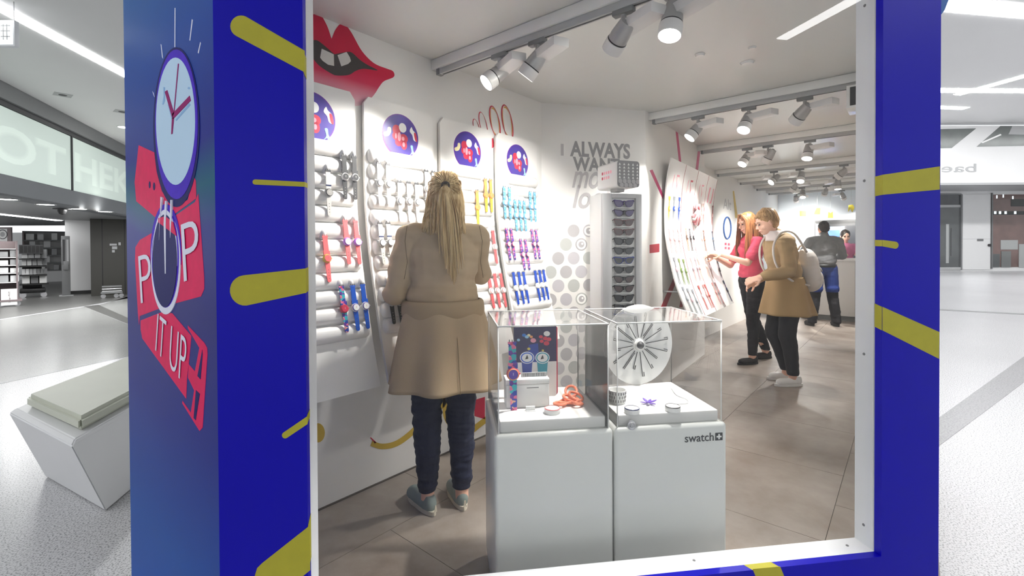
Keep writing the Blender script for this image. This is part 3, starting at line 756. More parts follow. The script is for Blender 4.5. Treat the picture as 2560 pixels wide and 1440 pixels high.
def box_key(key, lo, hi):
    if key not in SM: SM[key] = box_me(key, lo, hi)
    return SM[key]
ST = dict(graph=('w_graphite', 'w_graphite', 'silver', 'w_white', 'w_graphite', 'w_white'), white=('w_white', 'w_white', 'w_white', 'w_graphite', 'pure_white', 'w_graphite'),
          lace=('w_clear', 'w_clear', 'w_grey', 'w_graphite', 'w_grey', 'w_white'), coral=('w_coral', 'w_coral', 'w_yellow', 'w_orange', 'w_coral', 'w_red'), pinkp=('w_coral', 'w_coral', 'w_purple', 'w_purple', 'pure_white', 'w_pink'),
          multi=('p_multi', 'p_multi', 'w_red', 'w_red', 'w_red', 'w_white'), bluew=('w_blue', 'w_blue', 'w_white', 'w_violet', 'pure_white', 'w_pink'), grey=('w_white', 'w_grey', 'w_grey', 'w_graphite', 'w_white', 'w_graphite'),
          black=('w_black', 'w_black', 'w_grey', 'w_grey', 'w_graphite', 'w_white'), orange=('p_orange', 'w_yellow', 'p_orange', 'p_orange', 'w_orange', 'w_red'), pink=('w_coral', 'w_coral', 'pure_white', 'w_pink', 'pure_white', 'w_violet'),
          sky=('p_sky', 'p_sky', 'w_sky', 'p_sky', 'w_white', 'w_blue'), purple=('p_purple', 'p_purple', 'p_purple', 'w_red', 'w_white', 'w_violet'), royal=('w_royal', 'w_royal', 'pure_white', 'w_white', 'pure_white', 'w_violet'))
WD = dict(graph='graphite watch with silver case', white='white watch with thin dark ring', lace='pale lace-strap watch with navy band', coral='coral watch with yellow case', pinkp='coral watch with purple case',
          multi='colourful patterned watch with red case', bluew='blue watch with white case', grey='grey-strap watch with dark band', black='black watch with grey case', orange='orange and yellow watch', pink='coral pink watch with white case',
          sky='pale sky-blue watch', purple='purple patterned watch', royal='royal blue watch with white case')
WL_ = [  # (board, row word, style, centre px, centre py, kind)
 (0, 'top', 'graph', 851, 445, 'block'), (0, 'top', 'graph', 876, 447, 'block'), (0, 'upper', 'lace', 811, 484, 'band'), (0, 'middle', 'coral', 807, 650, 'block'), (0, 'middle', 'pinkp', 857, 608, 'block'), (0, 'middle', 'pinkp', 883, 609, 'block'),
 (0, 'lowest', 'multi', 849, 775, 'block'), (0, 'lowest', 'bluew', 877, 772, 'block'), (0, 'lowest', 'bluew', 902, 768, 'block'),
 (1, 'top', 'white', 938, 460, ''), (1, 'top', 'white', 960, 463, ''), (1, 'second', 'white', 989, 505, ''), (1, 'second', 'white', 1012, 506, ''), (1, 'second', 'white', 1032, 508, ''), (1, 'top', 'white', 1056, 475, ''), (1, 'top', 'white', 1074, 477, ''),
 (1, 'middle', 'grey', 944, 611, 'band'), (1, 'middle', 'grey', 964, 610, 'band'), (1, 'middle', 'white', 1005, 650, ''), (1, 'lowest', 'black', 967, 759, 'block'), (1, 'lowest', 'black', 986, 758, 'block'), (1, 'lowest', 'black', 1007, 755, 'block'),
 (2, 'top', 'orange', 1183, 520, ''), (2, 'top', 'orange', 1204, 490, ''), (2, 'top', 'orange', 1217, 491, ''), (2, 'middle', 'pink', 1226, 620, ''), (2, 'lowest', 'pink', 1217, 730, ''), (2, 'lowest', 'pink', 1232, 729, ''), (2, 'lowest', 'pink', 1247, 728, ''),
 (3, 'top', 'sky', 1251, 508, ''), (3, 'top', 'sky', 1264, 510, ''), (3, 'top', 'sky', 1279, 540, ''), (3, 'top', 'sky', 1291, 541, ''), (3, 'top', 'sky', 1302, 542, ''), (3, 'top', 'sky', 1316, 518, ''), (3, 'top', 'sky', 1327, 519, ''),
 (3, 'middle', 'purple', 1258.6, 613, ''), (3, 'middle', 'purple', 1271.5, 613, ''), (3, 'middle', 'purple', 1295.5, 639, ''), (3, 'middle', 'purple', 1307.5, 639, ''), (3, 'middle', 'purple', 1323.5, 613, ''), (3, 'middle', 'purple', 1333.7, 613, ''),
 (3, 'lowest', 'royal', 1278.6, 723, ''), (3, 'lowest', 'royal', 1292, 722, ''), (3, 'lowest', 'royal', 1304, 721, ''), (3, 'lowest', 'royal', 1333, 716.6, ''), (3, 'lowest', 'royal', 1344, 715, ''), (3, 'lowest', 'royal', 1354, 714, '')]
tot, cnt = {}, {}
for b_, rw, stl, *_ in WL_: tot[(b_, rw, stl)] = tot.get((b_, rw, stl), 0) + 1
for b_, rw, stl, px, py, kd in WL_:
    s, z = on_board(px, py)
    s = min(max(s, BOARDS[b_] + .03), BOARDS[b_] + BW - .03)
    M = board_M(s, z) @ Matrix.Translation((0, 0, .036))
    k = (b_, rw, stl); i = cnt.get(k, 0); cnt[k] = i + 1
    lab = '%s, %s row of the %s board' % (WD[stl], rw, ordw(b_)) + (', %s from left' % ordw(i) if tot[k] > 1 else '')
    watch(M, ST[stl], lab, 'watches on the curved boards', .105, .115, 1.0, kd)
    Mp = Matrix.Translation((-BOARDS[b_], -YA, 0)) @ board_M(s, z + .123)
    link('peg', PEG_ME, BOARD_OBJ[b_], None, Mp)
# ---------------------------------------------------------------- track spotlights
mat('spot_grey', '#aeadad', .32, metal=.35, var=.03); mat('spot_white', '#dedcdb', .4, var=.02)
BODY_ME = lathe_me('spot_body', [(0, .075), (.012, .075), (.014, .068), (.034, .066), (.044, .0), (.0445, -.03), (0, -.03)], 24)
HEAD_ME = lathe_me('spot_head', [(.0455, -.034), (.0485, -.036), (.0485, -.085), (.0455, -.088), (.0435, -.082), (.0435, -.04), (0, -.04)], 24)
RING_ME = lathe_me('spot_ring', [(.0435, -.029), (.0462, -.029), (.0462, -.035), (.0435, -.035)], 24)
LENS_ME = lathe_me('spot_lens', [(0, -.078), (.0432, -.078), (.0432, -.075), (0, -.075)], 24)
DRV_ME = box_me('driver', (-.11, -.042, -.022), (.11, .042, .022), None, .004)
ADP_ME = box_me('adapter', (-.018, -.05, -.012), (.018, .05, .012), None, .003)
STEM_ME = lathe_me('stem', [(0, 0), (.012, 0), (.012, -.06), (0, -.06)], 12)
for m_, k_ in ((BODY_ME, 'spot_grey'), (HEAD_ME, 'spot_white'), (RING_ME, 'black'), (LENS_ME, 'lamp_glow'), (DRV_ME, 'spot_white'), (ADP_ME, 'mid_grey'), (STEM_ME, 'spot_grey')): m_.materials.append(MATS[k_])
ZS = ZC - .11
def spot(rail, px, aim, i, drv=1, watts=1.0, deg=62):
    x, y1 = RAILS[rail]
    p = on_plane(px, 300, (x, 0, 0), Vector((1, 0, 0))); y = min(p.y, y1 - .12)
    e = empty('track_spotlight', (x, y, ZS), label='grey cylinder spotlight on the %s ceiling rail, %s from the left' % (ordw(rail), ordw(i)), cat='spotlight', group='track spotlights')
    link('adapter', ADP_ME, e); link('stem', STEM_ME, e, None, Matrix.Translation((0, 0, -.005)))
    link('driver_box', DRV_ME, e, None, Matrix.Translation((-.02, -.09 * drv, -.068)) @ Matrix.Rotation(.75 + .4 * drv, 4, 'Z'))
    c = Vector((0, 0.015 * drv, -.095)); d = (Vector(aim) - Vector((x, y, ZS)) - c).normalized()
    R = d.to_track_quat('-Z', 'Y').to_matrix().to_4x4(); M = Matrix.Translation(c) @ R
    b = link('lamp_body', BODY_ME, e, None, M); link('lamp_head', HEAD_ME, e, None, M); link('ring', RING_ME, b); link('lens', LENS_ME, e, None, M)
    L = bpy.data.lights.new('spot_lamp', 'SPOT'); L.energy = SPOT_W * watts; L.spot_size = math.radians(deg); L.spot_blend = .7; L.shadow_soft_size = .035; L.color = (1, .965, .92)
    lo = bpy.data.objects.new('spot_lamp', L); COL.objects.link(lo); lo.parent = e
    lo.matrix_local = M @ Matrix.Translation((0, 0, -.1))
    return e
# aimed at the boards, the slogan wall, the cases, the middle panels and the floor
spot(0, 1250, (1.15, 2.2, 1.5), 0, 1, 1.0); spot(0, 1345, (1.75, 2.2, 1.4), 1, 1, 1.05); spot(0, 1560, (2.6, 2.2, 1.45), 2, 1, 1.4); spot(0, 1690, (1.5, .8, .8), 3, 1, 1.9)
spot(1, 1745, (3.4, 1.95, 1.3), 0, 1, 1.0); spot(1, 1872, (2.6, 1.3, .1), 1, 1, 1.5); spot(1, 2012, (4.7, 1.68, 1.3), 2, 1, 1.3)
spot(2, 1868, (4.9, 1.7, 1.3), 0, 1, 1.2); spot(2, 1920, (5.7, 1.75, 1.3), 1, -1, .9); spot(2, 2025, (5.0, .9, .8), 2, 1, .8)
spot(3, 1935, (6.6, 2.2, 1.3), 0, -1, 2.0); spot(3, 2000, (6.4, 1.2, .5), 1, -1, 1.6); spot(3, 2110, (8.0, 2.0, 1.2), 2, 1, 2.0)
spot(4, 1990, (9.0, 2.2, 1.3), 0, 1, 2.0); spot(4, 2092, (8.6, .8, .8), 1, -1, 2.4)
spot(5, 2005, (9.2, 1.4, .9), 0, -1, 2.4); spot(5, 2066, (11.5, 1.6, 1.5), 1, 1, 2.4)
spot(6, 1992, (11.8, 1.8, 1.6), 0, 1, 2.4); spot(6, 2105, (11.7, .8, 1.6), 1, -1, 2.4)
# ---------------------------------------------------------------- glass display cases behind the window
cab = Surf(P0 + ndir * .25, wdir); MC = cab.M
A1, A2, A3 = cab.uv(1237, 1083)[0], cab.uv(1536, 1200)[0], cab.uv(1818, 1056)[0]
ZK = cab.uv(1530, 1073)[1]; ZV = cab.uv(1640, 810)[1]; DEP = .42; ZP = ZK + .04
mat('case_white', '#dfe1de', .28, var=.015, vscale=2, coat=.2); mat('plinth_white', '#f0efec', .35, var=.01)
mat('logo_grey', '#4a4b4d', .4, var=.05)
CASES = []
for k, (x0, x1) in enumerate(((A1, A2 - .0025), (A2 + .0025, A3))):
    e = empty('display_case', (0, 0, 0), label=('white display case with clear cover nearer the woman, holding a watch poster', 'white display case with clear cover at the right, holding a hook wheel')[k], cat='display case', group='white display cases at the window')
    bm = bmesh.new(); bm_box(bm, (x0, .03, -DEP), (x1, ZK, 0), MC, .014, 3); body = link('body', auto_smooth(from_bm('body', bm)), e, 'case_white')
    box('foot', (x0 + .03, .007, -DEP + .03), (x1 - .03, .03, -.03), 'dark_grey', e, MC)
    bm = bmesh.new(); bm_box(bm, (x0 + .02, ZK, -DEP + .03), (x1 - .022, ZP, -.022), MC, .005, 2); link('plinth', auto_smooth(from_bm('plinth', bm)), e, 'plinth_white')
    g0, g1, t = x0 + .012, x1 - .012, .005
    bm = bmesh.new()
    for lo, hi in (((g0, ZK, -.012 - t), (g1, ZV, -.012)), ((g0, ZK, -DEP + .012), (g1, ZV, -DEP + .012 + t)), ((g0, ZK, -DEP + .012 + t), (g0 + t, ZV, -.012 - t)), ((g1 - t, ZK, -DEP + .012 + t), (g1, ZV, -.012 - t)),
                   ((g0, ZV, -DEP + .012), (g1, ZV + t, -.012))):
        bm_box(bm, lo, hi, MC)
    cv = link('cover', from_bm('cover', bm), e, 'acrylic')
    for y in (-.0145, -DEP + .0145):
        for x in (g0 + .0025, g1 - .0025): tube('cover_edge', [MC @ Vector((x, ZK, y)), MC @ Vector((x, ZV, y))], .0022, 'acrylic_edge', cv, 6)
        tube('cover_edge', [MC @ Vector((g0, ZV + .0035, y)), MC @ Vector((g1, ZV + .0035, y))], .0026, 'acrylic_edge', cv, 6)
    for x in (g0 + .0025, g1 - .0025): tube('cover_edge', [MC @ Vector((x, ZV + .0035, -.0145)), MC @ Vector((x, ZV + .0035, -DEP + .0145))], .0026, 'acrylic_edge', cv, 6)
    CASES.append(e)
a, b = cab.uv(1712, 1106), cab.uv(1784, 1081)
text('logo_lettering', 'swatch', MC, a[0], a[1], b[0], b[1], 'logo_grey', CASES[1], .0012, .0003, bold=.004)
a, b = cab.uv(1788, 1101), cab.uv(1806, 1081); c = ((a[0] + b[0]) / 2, (a[1] + b[1]) / 2); w = (b[0] - a[0]) / 2
lg = cab.print('logo_flag', [a, (b[0], a[1]), b, (a[0], b[1])], 'logo_grey', CASES[1], .0015, px=False)
for (u, v) in ((w * .68, w * .2), (w * .2, w * .68)): cab.print('logo_cross', [(c[0] - u, c[1] - v), (c[0] + u, c[1] - v), (c[0] + u, c[1] + v), (c[0] - u, c[1] + v)], 'pure_white', lg, .0022, px=False)
lk = on_plane(1577, 1062, cab.o, cab.n); Ml = frame(lk + cab.n * .001, wdir, (0, 0, 1))
kb = link('lock_knob', lathe_me('lock', [(0, .014), (.006, .014), (.007, .011), (.011, .012), (.012, .009), (.0155, .008), (.0165, 0), (0, 0)], 24, Ml), CASES[1], 'silver')
# things in the left case
LAB = dict(group='things in the display cases')
def at_plinth(px, py): return on_z(px, py, ZP)
p = at_plinth(1320, 1019); pl = cab.Mi @ p
def cbox(name, x0, x1, y0, y1, d0, d1, m, parent, bev=0.0): return box(name, (x0, y0, d0), (x1, y1, d1), m, parent, MC, bev)
hw = .5 * (110 * (p - CAMP).dot(FWD) / F_PX); zt = zat(1320, 948, p)
pk = empty('gift_box', (0, 0, 0), label='white gift box with grey label strip in the left display case', cat='box', **LAB)
cbox('box_body', pl.x - hw, pl.x + hw, ZP, zt - .02, pl.z - .075, pl.z, 'plinth_white', pk, .004); cbox('box_lid', pl.x - hw - .001, pl.x + hw + .001, zt - .0195, zt, pl.z - .076, pl.z + .001, 'pure_white', pk, .003)
for i in range(12): cbox('label_mark', pl.x - hw * .15 + i * hw * .085, pl.x - hw * .15 + i * hw * .085 + .002 + .0012 * (i % 3), zt + .002, zt + .014, pl.z - .03, pl.z - .029, 'mid_grey', pk)
cbox('label_strip', pl.x - hw * .25, pl.x + hw * .95, zt, zt + .016, pl.z - .036, pl.z - .03, 'light_grey', pk)
cbox('label_mark', pl.x - hw * .05, pl.x + hw * .5, zt - .034, zt - .031, pl.z + .0, pl.z + .0008, 'mid_grey', pk)
Mk = frame(MC @ Vector((pl.x - hw * .72, zt + .028, pl.z + .014)), wdir + Vector((0, 0, .02)), Vector((0, 0, 1)) - wdir * .06)
watch(Mk, ('p_multi', 'p_multi', 'w_red', 'w_orange', 'w_violet', 'w_white'), 'long patterned pop watch hung on the white gift box', LAB['group'], .10, .155, 1.12, 'block')
# printed card behind it
mat('card_navy', '#251c4e', .4, var=.25, vscale=14); mat('card_pack', '#243f9c', .4, var=.1); mat('teal', '#2f9ab0', .4, var=.1)
d2 = pl.z - .12; cs = Surf(MC @ Vector((0, 0, d2)), wdir)
cd = empty('poster_card', (0, 0, 0), label='upright card with red edge showing two watches on navy and white', cat='card', **LAB)
x0, z1 = cs.uv(1284, 818); x1, _ = cs.uv(1391, 818); z0 = ZP; zm = cs.uv(1330, 905)[1]
prism('card', rrect(x0, z0, x1, z1, .012), .006, 'pure_white', cd, cs.M, -.006); prism('card_edge', rrect(x0 + .004, z0 + .002, x1 + .006, z1, .012), .006, 'red_print', cd, cs.M, -.0125)
cs.print('card_sky', [(x0, zm), (x1, zm), (x1, z1), (x0, z1)], 'card_navy', cd, .0006, px=False)
cs.print('card_pack', [(1318, 905), (1322, 862), (1345, 858), (1348, 905)], 'card_pack', cd, .0012)
for px, py, r, m in ((1352, 842, 5, 'st_red'), (1363, 846, 6, 'st_red'), (1372, 848, 6, 'st_red'), (1354, 853, 5, 'st_red'), (1366, 858, 7, 'st_red'), (1367, 834, 8, 'pure_white'), (1310, 838, 5, 'st_blue'), (1317, 842, 5, 'st_sky'), (1322, 838, 4, 'st_cream'), (1328, 842, 4, 'w_orange'), (1333, 851, 7, 'st_pink'), (1322, 872, 4, 'st_yellow'), (1357, 876, 3, 'st_yellow'), (1296, 850, 4, 'st_sky')):
    cs.print('card_print', circ(px, py, r, r * .8, 14), m, cd, .0018)
for px, m, m2 in ((1317.5, 'card_pack', 'w_blue'), (1356, 'teal', 'teal')):
    cs.print('card_watch_strap', [(px - 14, 898), (px + 14, 898), (px + 11, 934), (px - 11, 934)], m, cd, .0015)
    cs.print('card_watch_case', circ(px, 894, 18, 15, 24), 'pure_white', cd, .0025); cs.print('card_watch_ring', circ(px, 894, 16, 13, 24), m2, cd, .003); cs.print('card_watch_dial', circ(px, 894, 13, 10.5, 24), 'pure_white', cd, .0035)
    cs.print('card_watch_hand', [(px - 1, 888), (px + 1, 888), (px + 3, 896), (px - 5, 898)], 'dark_grey', cd, .004)
# coral coil, pop heads, tags
mat('coil_coral', '#ef8a6a', .4, var=.12, vscale=60)
co = empty('coral_bracelet', (0, 0, 0), label='heap of coiled coral bracelet in the left display case', cat='bracelet', **LAB)
for i, (px, py, r, h) in enumerate(((1440, 996, .026, .035), (1428, 984, .022, .048), (1430, 1006, .024, .012), (1415, 1008, .024, .010), (1400, 1013, .022, .007), (1444, 1012, .018, .012), (1422, 1000, .02, .026))):
    c = at_plinth(px, py + h * 300); t1 = .5 * random.random(); bm = bmesh.new()
    pts = [c + Vector((r * math.cos(a), r * math.sin(a), h * (.55 + .3 * math.sin(a + i)) + .006)) for a in [2 * math.pi * k / 20 for k in range(21)]]
    tube_bm(bm, pts, .0055, 6); link('coil', from_bm('coil', bm, True), co, 'coil_coral')
def pop_head(px, py, r, rim, label, m='pure_white'):
    c = at_plinth(px, py); e = empty('watch_head', c, label=label, cat='watch head', **LAB)
    link('case', lathe_me('pop', [(0, 0), (r * .93, 0), (r, .004), (r, .012), (r * .97, .016), (r * .9, .018), (0, .018)], 28), e, m)
    link('rim', lathe_me('poprim', [(r * .9, .0178), (r * .985, .0165), (r * .985, .0185), (r * .9, .0198)], 28), e, rim)
    return e
pop_head(1381, 1032, .029, 'w_pink', 'loose round watch head with pink rim beside the coral bracelet')
c = at_plinth(1326, 1026); tg_ = empty('price_tag', c, label='small white price tag in front of the white gift box', cat='tag', **LAB); box('tag_plate', (-.017, -.004, 0), (.017, .004, .016), 'pure_white', tg_, Matrix.Rotation(-.74, 4, 'Z'), .001)
box('tag_foot', (-.017, -.012, 0), (.017, -.004, .002), 'pure_white', tg_, Matrix.Rotation(-.74, 4, 'Z'))
# hook wheel
wp = at_plinth(1597, 962); wz = ZP + .013; wq = cab.Mi @ wp; ws = Surf(Vector((wp.x, wp.y, 0)), wdir + ndir * .12)
wh = empty('hook_wheel', (0, 0, 0), label='upright white disc with wire hooks in the right display case', cat='display stand', **LAB)
cxw, cyw = ws.uv(1597, 880); rw = (ws.uv(1680, 880)[0] - ws.uv(1510, 880)[0]) / 2; cyw = max(cyw, ZP + rw * 1.06 + .002)
prism('disc', spline([(cxw + rw * math.cos(a) * (1 if math.sin(a) > 0 else 1.0), cyw + rw * 1.06 * math.sin(a)) for a in [2 * math.pi * i / 30 for i in range(30)]], 2), .004, 'pure_white', wh, ws.M, -.004)
hub = ws.M @ Vector((cxw, cyw, 0)); Mh = ws.M @ Matrix.Translation((cxw, cyw, 0))
link('hub', lathe_me('hub', [(0, .012), (.012, .012), (.022, .008), (.026, 0), (0, 0)], 24, Mh), wh, 'plinth_white'); link('knob', lathe_me('knob', [(0, .03), (.008, .028), (.015, .02), (.016, .012), (0, .012)], 20, Mh), wh, 'dark_grey')
for i in range(16):
    a = 2 * math.pi * i / 16 + .12; r1 = rw * (.86 - .1 * (i % 3)); u, v = math.cos(a), math.sin(a); pts = [(cxw + u * .032, cyw + v * .032), (cxw + u * r1, cyw + v * r1), (cxw + u * r1 - v * .008, cyw + v * r1 + u * .008), (cxw + u * (r1 - .018) - v * .008, cyw + v * (r1 - .018) + u * .008)]
    if i % 4 == 2: pts[2:] = [(cxw + u * r1 - v * .006, cyw + v * r1 + u * .006), (cxw + u * .04 - v * .006, cyw + v * .04 + u * .006)]
    tube('wire_hook', [ws.M @ Vector((x, y, .003)) for x, y in pts], .0016, 'black', wh, 5)
bk = at_plinth(1543, 1006); be = empty('slotted_cup', bk, label='small white cup with dark slots beside the hook wheel', cat='cup', **LAB)
link('cup', lathe_me('cup', [(0, 0), (.03, 0), (.034, .05), (.032, .05), (.028, .004), (0, .004)], 24), be, 'pure_white')
for i in range(20):
    for j in range(3):
        a = 2 * math.pi * (i + .5 * (j % 2)) / 20; box('slot', (.0312 + .0006 * j, -.0011, .008 + j * .014), (.0325 + .0011 * j, .0011, .018 + j * .014), 'dark_grey', be, Matrix.Rotation(a, 4, 'Z'))
fl_ = at_plinth(1622, 1010); fe = empty('flower_charm', fl_, label='purple five-petal flower charm lying in the right display case', cat='charm', **LAB)
mat('petal', '#6a49b0', .4, var=.1)
for i in range(6):
    a = i * 1.05 + .2; prism('petal', spline([(.004, 0), (.018, .007), (.034, 0), (.018, -.006)], 4), .002, 'petal', fe, Matrix.Rotation(a, 4, 'Z') @ Matrix.Rotation(-.35 if i % 2 else -.15, 4, 'Y'), .003)
pop_head(1580, 1032, .0275, 'w_navy', 'round white watch head with navy rim by the flower charm'); pop_head(1682, 1027, .0275, 'w_graphite', 'round white watch head with grey rim by the white cord')
cdp = [at_plinth(*q) + Vector((0, 0, .003)) for q in spline([(1678, 972), (1692, 990), (1716, 1000), (1718, 1010), (1690, 1013), (1668, 1020)], 5, closed=False)]
cdl = tube('neck_cord', cdp, .0016, 'light_grey', None, 6); tag(cdl, 'thin pale neck cord curling across the right display case', 'cord', **LAB)

# ---------------------------------------------------------------- sunglasses tower
tc_ = far(1556, 620, 3.3); td = (C1 - C0).normalized(); tw = Surf(Vector((tc_.x, tc_.y, 0)), td)
tx0, tx1 = tw.uv(1507, 600)[0], tw.uv(1605, 600)[0]; tz = tw.uv(1556, 484)[1]
te = empty('sunglasses_tower', (0, 0, 0), label='tall white sunglasses tower in front of the slogan wall', cat='display stand')
mat('tower_grey', '#c9c9ca', .4, var=.02)
bx_ = lambda n_, lo, hi, m_, b_=0.0, par=te: box(n_, lo, hi, m_, par, tw.M, b_)
pz = .05 * tz
bx_('back', (tx0, .03, -.22), (tx1, tz, -.03), 'white_gloss', .006); bx_('base', (tx0 - .02, .007, -.24), (tx1 + .02, .03, .02), 'light_grey', .004)
gx0, gx1 = tw.uv(1530, 600)[0], tw.uv(1590, 600)[0]
bx_('side_panel', (tx0, .03, -.0295), (gx0, tz, 0), 'tower_grey', .003); bx_('side_panel', (gx1, .03, -.0295), (tx1, tz, 0), 'tower_grey', .003); bx_('top_panel', (gx0, tz - .03, -.0295), (gx1, tz, 0), 'tower_grey')
bx_('front_sheet', (gx0, .03, -.0295), (gx1, tz - .03, -.022), 'pure_white')
# patterned box turning on top
hb = empty('header_cube', (0, 0, 0), label='white cube with grey dotted face on top of the sunglasses tower', cat='sign')
hq = far(1571, 435, 3.18); hs = Surf(hq, (Matrix.Rotation(.12, 3, 'Z') @ td)); r_ = .088
box('cube_body', (-r_, -r_, -.26), (r_, r_, 0), 'white_gloss', hb, hs.M @ Matrix.Rotation(0, 4, 'Y'), .02, 3)
prism('cube_face', rrect(-r_, -r_, r_, r_, .022), .002, 'grey_print', hb, hs.M, 0)
for j in range(6):
    for i in range(5):
        x, y = -r_ * .8 + i * r_ * .4, r_ * .72 - j * r_ * .25
        if j < 5 and j % 2 == 0 or j == 1 or j == 3: prism('face_print', [(x - .008, y - .006), (x + .008, y - .006), (x, y + .009)], .0034, 'pure_white', hb, hs.M)
for j in range(2):
    for i in range(4 + j):
        prism('face_print', circ(-r_ * (.62 + .14 * j) + i * r_ * .4, -r_ * (.86 - .3 * j), .015, .015, 14), .0036, 'pale_grey_print', hb, hs.M)
box('cube_neck', (-.03, -r_ - .02, -.17), (.03, -r_, -.09), 'light_grey', hb, hs.M)
Ms_ = frame(hs.M @ Vector((-r_ - .0002, 0, 0)), hs.M.to_3x3() @ Vector((0, 0, 1)), (0, 0, 1))
for j in range(2):
    for i in range(5 - j): prism('side_mark', rrect(-.19 + i * .026, .012 - j * .034, -.172 + i * .026, .032 - j * .034, .004), .0008, 'st_pink' if i else 'st_red', hb, Ms_ @ Matrix.Diagonal((1, 1, -1, 1)))
mat('lens_dark', '#1c1a1c', .12, var=.1, spec=.8); mat('lens_brown', '#4e3838', .12, var=.1, spec=.8); mat('lens_violet', '#4a3a6c', .12, var=.1, spec=.8)
mat('fr_violet', '#3d1f6e', .25); mat('fr_plum', '#2c1a3c', .25); mat('fr_brown', '#6e4a4c', .25); mat('fr_black', '#17161a', .25); mat('fr_blue', '#1a2f8c', .25)
lens_o = [(.006, .004), (.02, .018), (.05, .021), (.068, .022), (.064, .002), (.05, -.018), (.03, -.023), (.014, -.015)]
def lens_ring(sx):
    o = [(sx * x, y) for x, y in spline(lens_o, 4)]; c = (sx * .037, .0); i = [(c[0] + (x - c[0]) * .86, c[1] + (y - c[1]) * .8 - .0015) for x, y in o]
    return o, i
GS = {}
def glasses_mesh():
    bm = bmesh.new()
    for sx in (-1, 1):
        o, i = lens_ring(sx); n = len(o)
        vo = [bm.verts.new((x, y, -.004 * (abs(x) / .068) ** 2 + .004)) for x, y in o]; vi = [bm.verts.new((x, y, -.004 * (abs(x) / .068) ** 2 + .004)) for x, y in i]
        wo = [bm.verts.new((v.co.x, v.co.y, v.co.z - .004)) for v in vo]; wi = [bm.verts.new((v.co.x, v.co.y, v.co.z - .004)) for v in vi]
        for k in range(n):
            j = (k + 1) % n
            for q in ((vo[k], vo[j], vi[j], vi[k]), (wo[k], wi[k], wi[j], wo[j]), (vo[k], wo[k], wo[j], vo[j]), (vi[k], vi[j], wi[j], wi[k])): bm.faces.new(q)
    tube_bm(bm, [(-.012, .010, .003), (-.005, .013, .005), (.005, .013, .005), (.012, .010, .003)], .003, 8)
    GS['frame'] = from_bm('gl_frame', bm)
    for sx, kk in ((-1, 'l'), (1, 'r')):
        o, i = lens_ring(sx); GS['lens' + kk] = prism_me('gl_lens', i, .0015, None, .0)
        bm = bmesh.new(); tube_bm(bm, [(sx * .066, .017, .002), (sx * .071, .016, -.004), (sx * .071, .012, -.016)], .0028, 6); GS['temple' + kk] = from_bm('gl_temple', bm, True)
        bm = bmesh.new(); tube_bm(bm, [(sx * .03, .012, .0045), (sx * .036, .012, .0045)], .0016, 6); GS['glint' + kk] = from_bm('gl', bm)
glasses_mesh()
GC = [('fr_violet', 'lens_violet', 'violet'), ('fr_plum', 'lens_violet', 'dark plum'), ('fr_brown', 'lens_brown', 'rose brown'), ('fr_brown', 'lens_brown', 'brown'), ('fr_black', 'lens_dark', 'black'), ('fr_black', 'lens_dark', 'black'), ('fr_blue', 'lens_dark', 'blue'), ('fr_black', 'lens_dark', 'black'), ('fr_black', 'lens_brown', 'black'), ('fr_black', 'lens_brown', 'black'), ('fr_black', 'lens_dark', 'black'), ('fr_black', 'lens_dark', 'black'), ('fr_black', 'lens_dark', 'black'), ('fr_black', 'lens_dark', 'black')]
for i, (fr, ln, nm) in enumerate(GC):
    u, v = tw.uv(1559, 509 + i * 23.6)
    e = empty('sunglasses', (0, 0, 0), label='%s sunglasses on the white tower, %s from the top' % (nm, ordw(i)), cat='sunglasses', group='sunglasses on the tower')
    e.matrix_world = tw.M @ Matrix.Translation((u, v, .006)) @ Matrix.Scale(1.12, 4)
    put('rim', GS['frame'], fr, e)
    for kk in 'lr':
        put('lens', GS['lens' + kk], ln, e); put('temple', GS['temple' + kk], fr, e)
    bx_('nose_peg', (u - .003, v - .01, -.022), (u + .003, v + .016, .006), 'dark_grey')
    bx_('shelf', (u - .06, v - .032, -.022), (u + .06, v - .028, .012), 'pure_white')
# ---------------------------------------------------------------- curved accessory panels on the middle wall
PD = [(2.13, 1.665), (2.0, 1.695), (1.85, 1.715), (1.65, 1.726), (1.45, 1.722), (1.3, 1.70), (1.2, 1.677), (1.1, 1.655), (.99, 1.628), (.87, 1.584), (.75, 1.535), (.64, 1.485)]
def pd(z):
    for (z1, d1), (z0, d0) in zip(PD, PD[1:]):
        if z >= z0: return d0 + (d1 - d0) * (z - z0) / (z1 - z0)
    return PD[-1][1]
def py_(x, z): return pd(z) + .07 * (x - 4.24)
def panel_M(x, z):
    return frame(Vector((x, py_(x, z), z)), Vector((1, .07, 0)), Vector((0, py_(x, z + .03) - py_(x, z - .03), .06)))
def on_panel(px, py):
    y = 1.72
    for _ in range(7):
        p = on_plane(px, py, (0, y, 0), Vector((0, 1, 0))); y = py_(p.x, min(max(p.z, .64), 2.13))
    return p.x, p.z
PX = [4.24, 4.72, 5.17, 5.61, 6.02]
PAN = []
mat('panel_white', '#f1efed', .4, var=.01); mat('trim_red', '#a03a48', .4, var=.1)
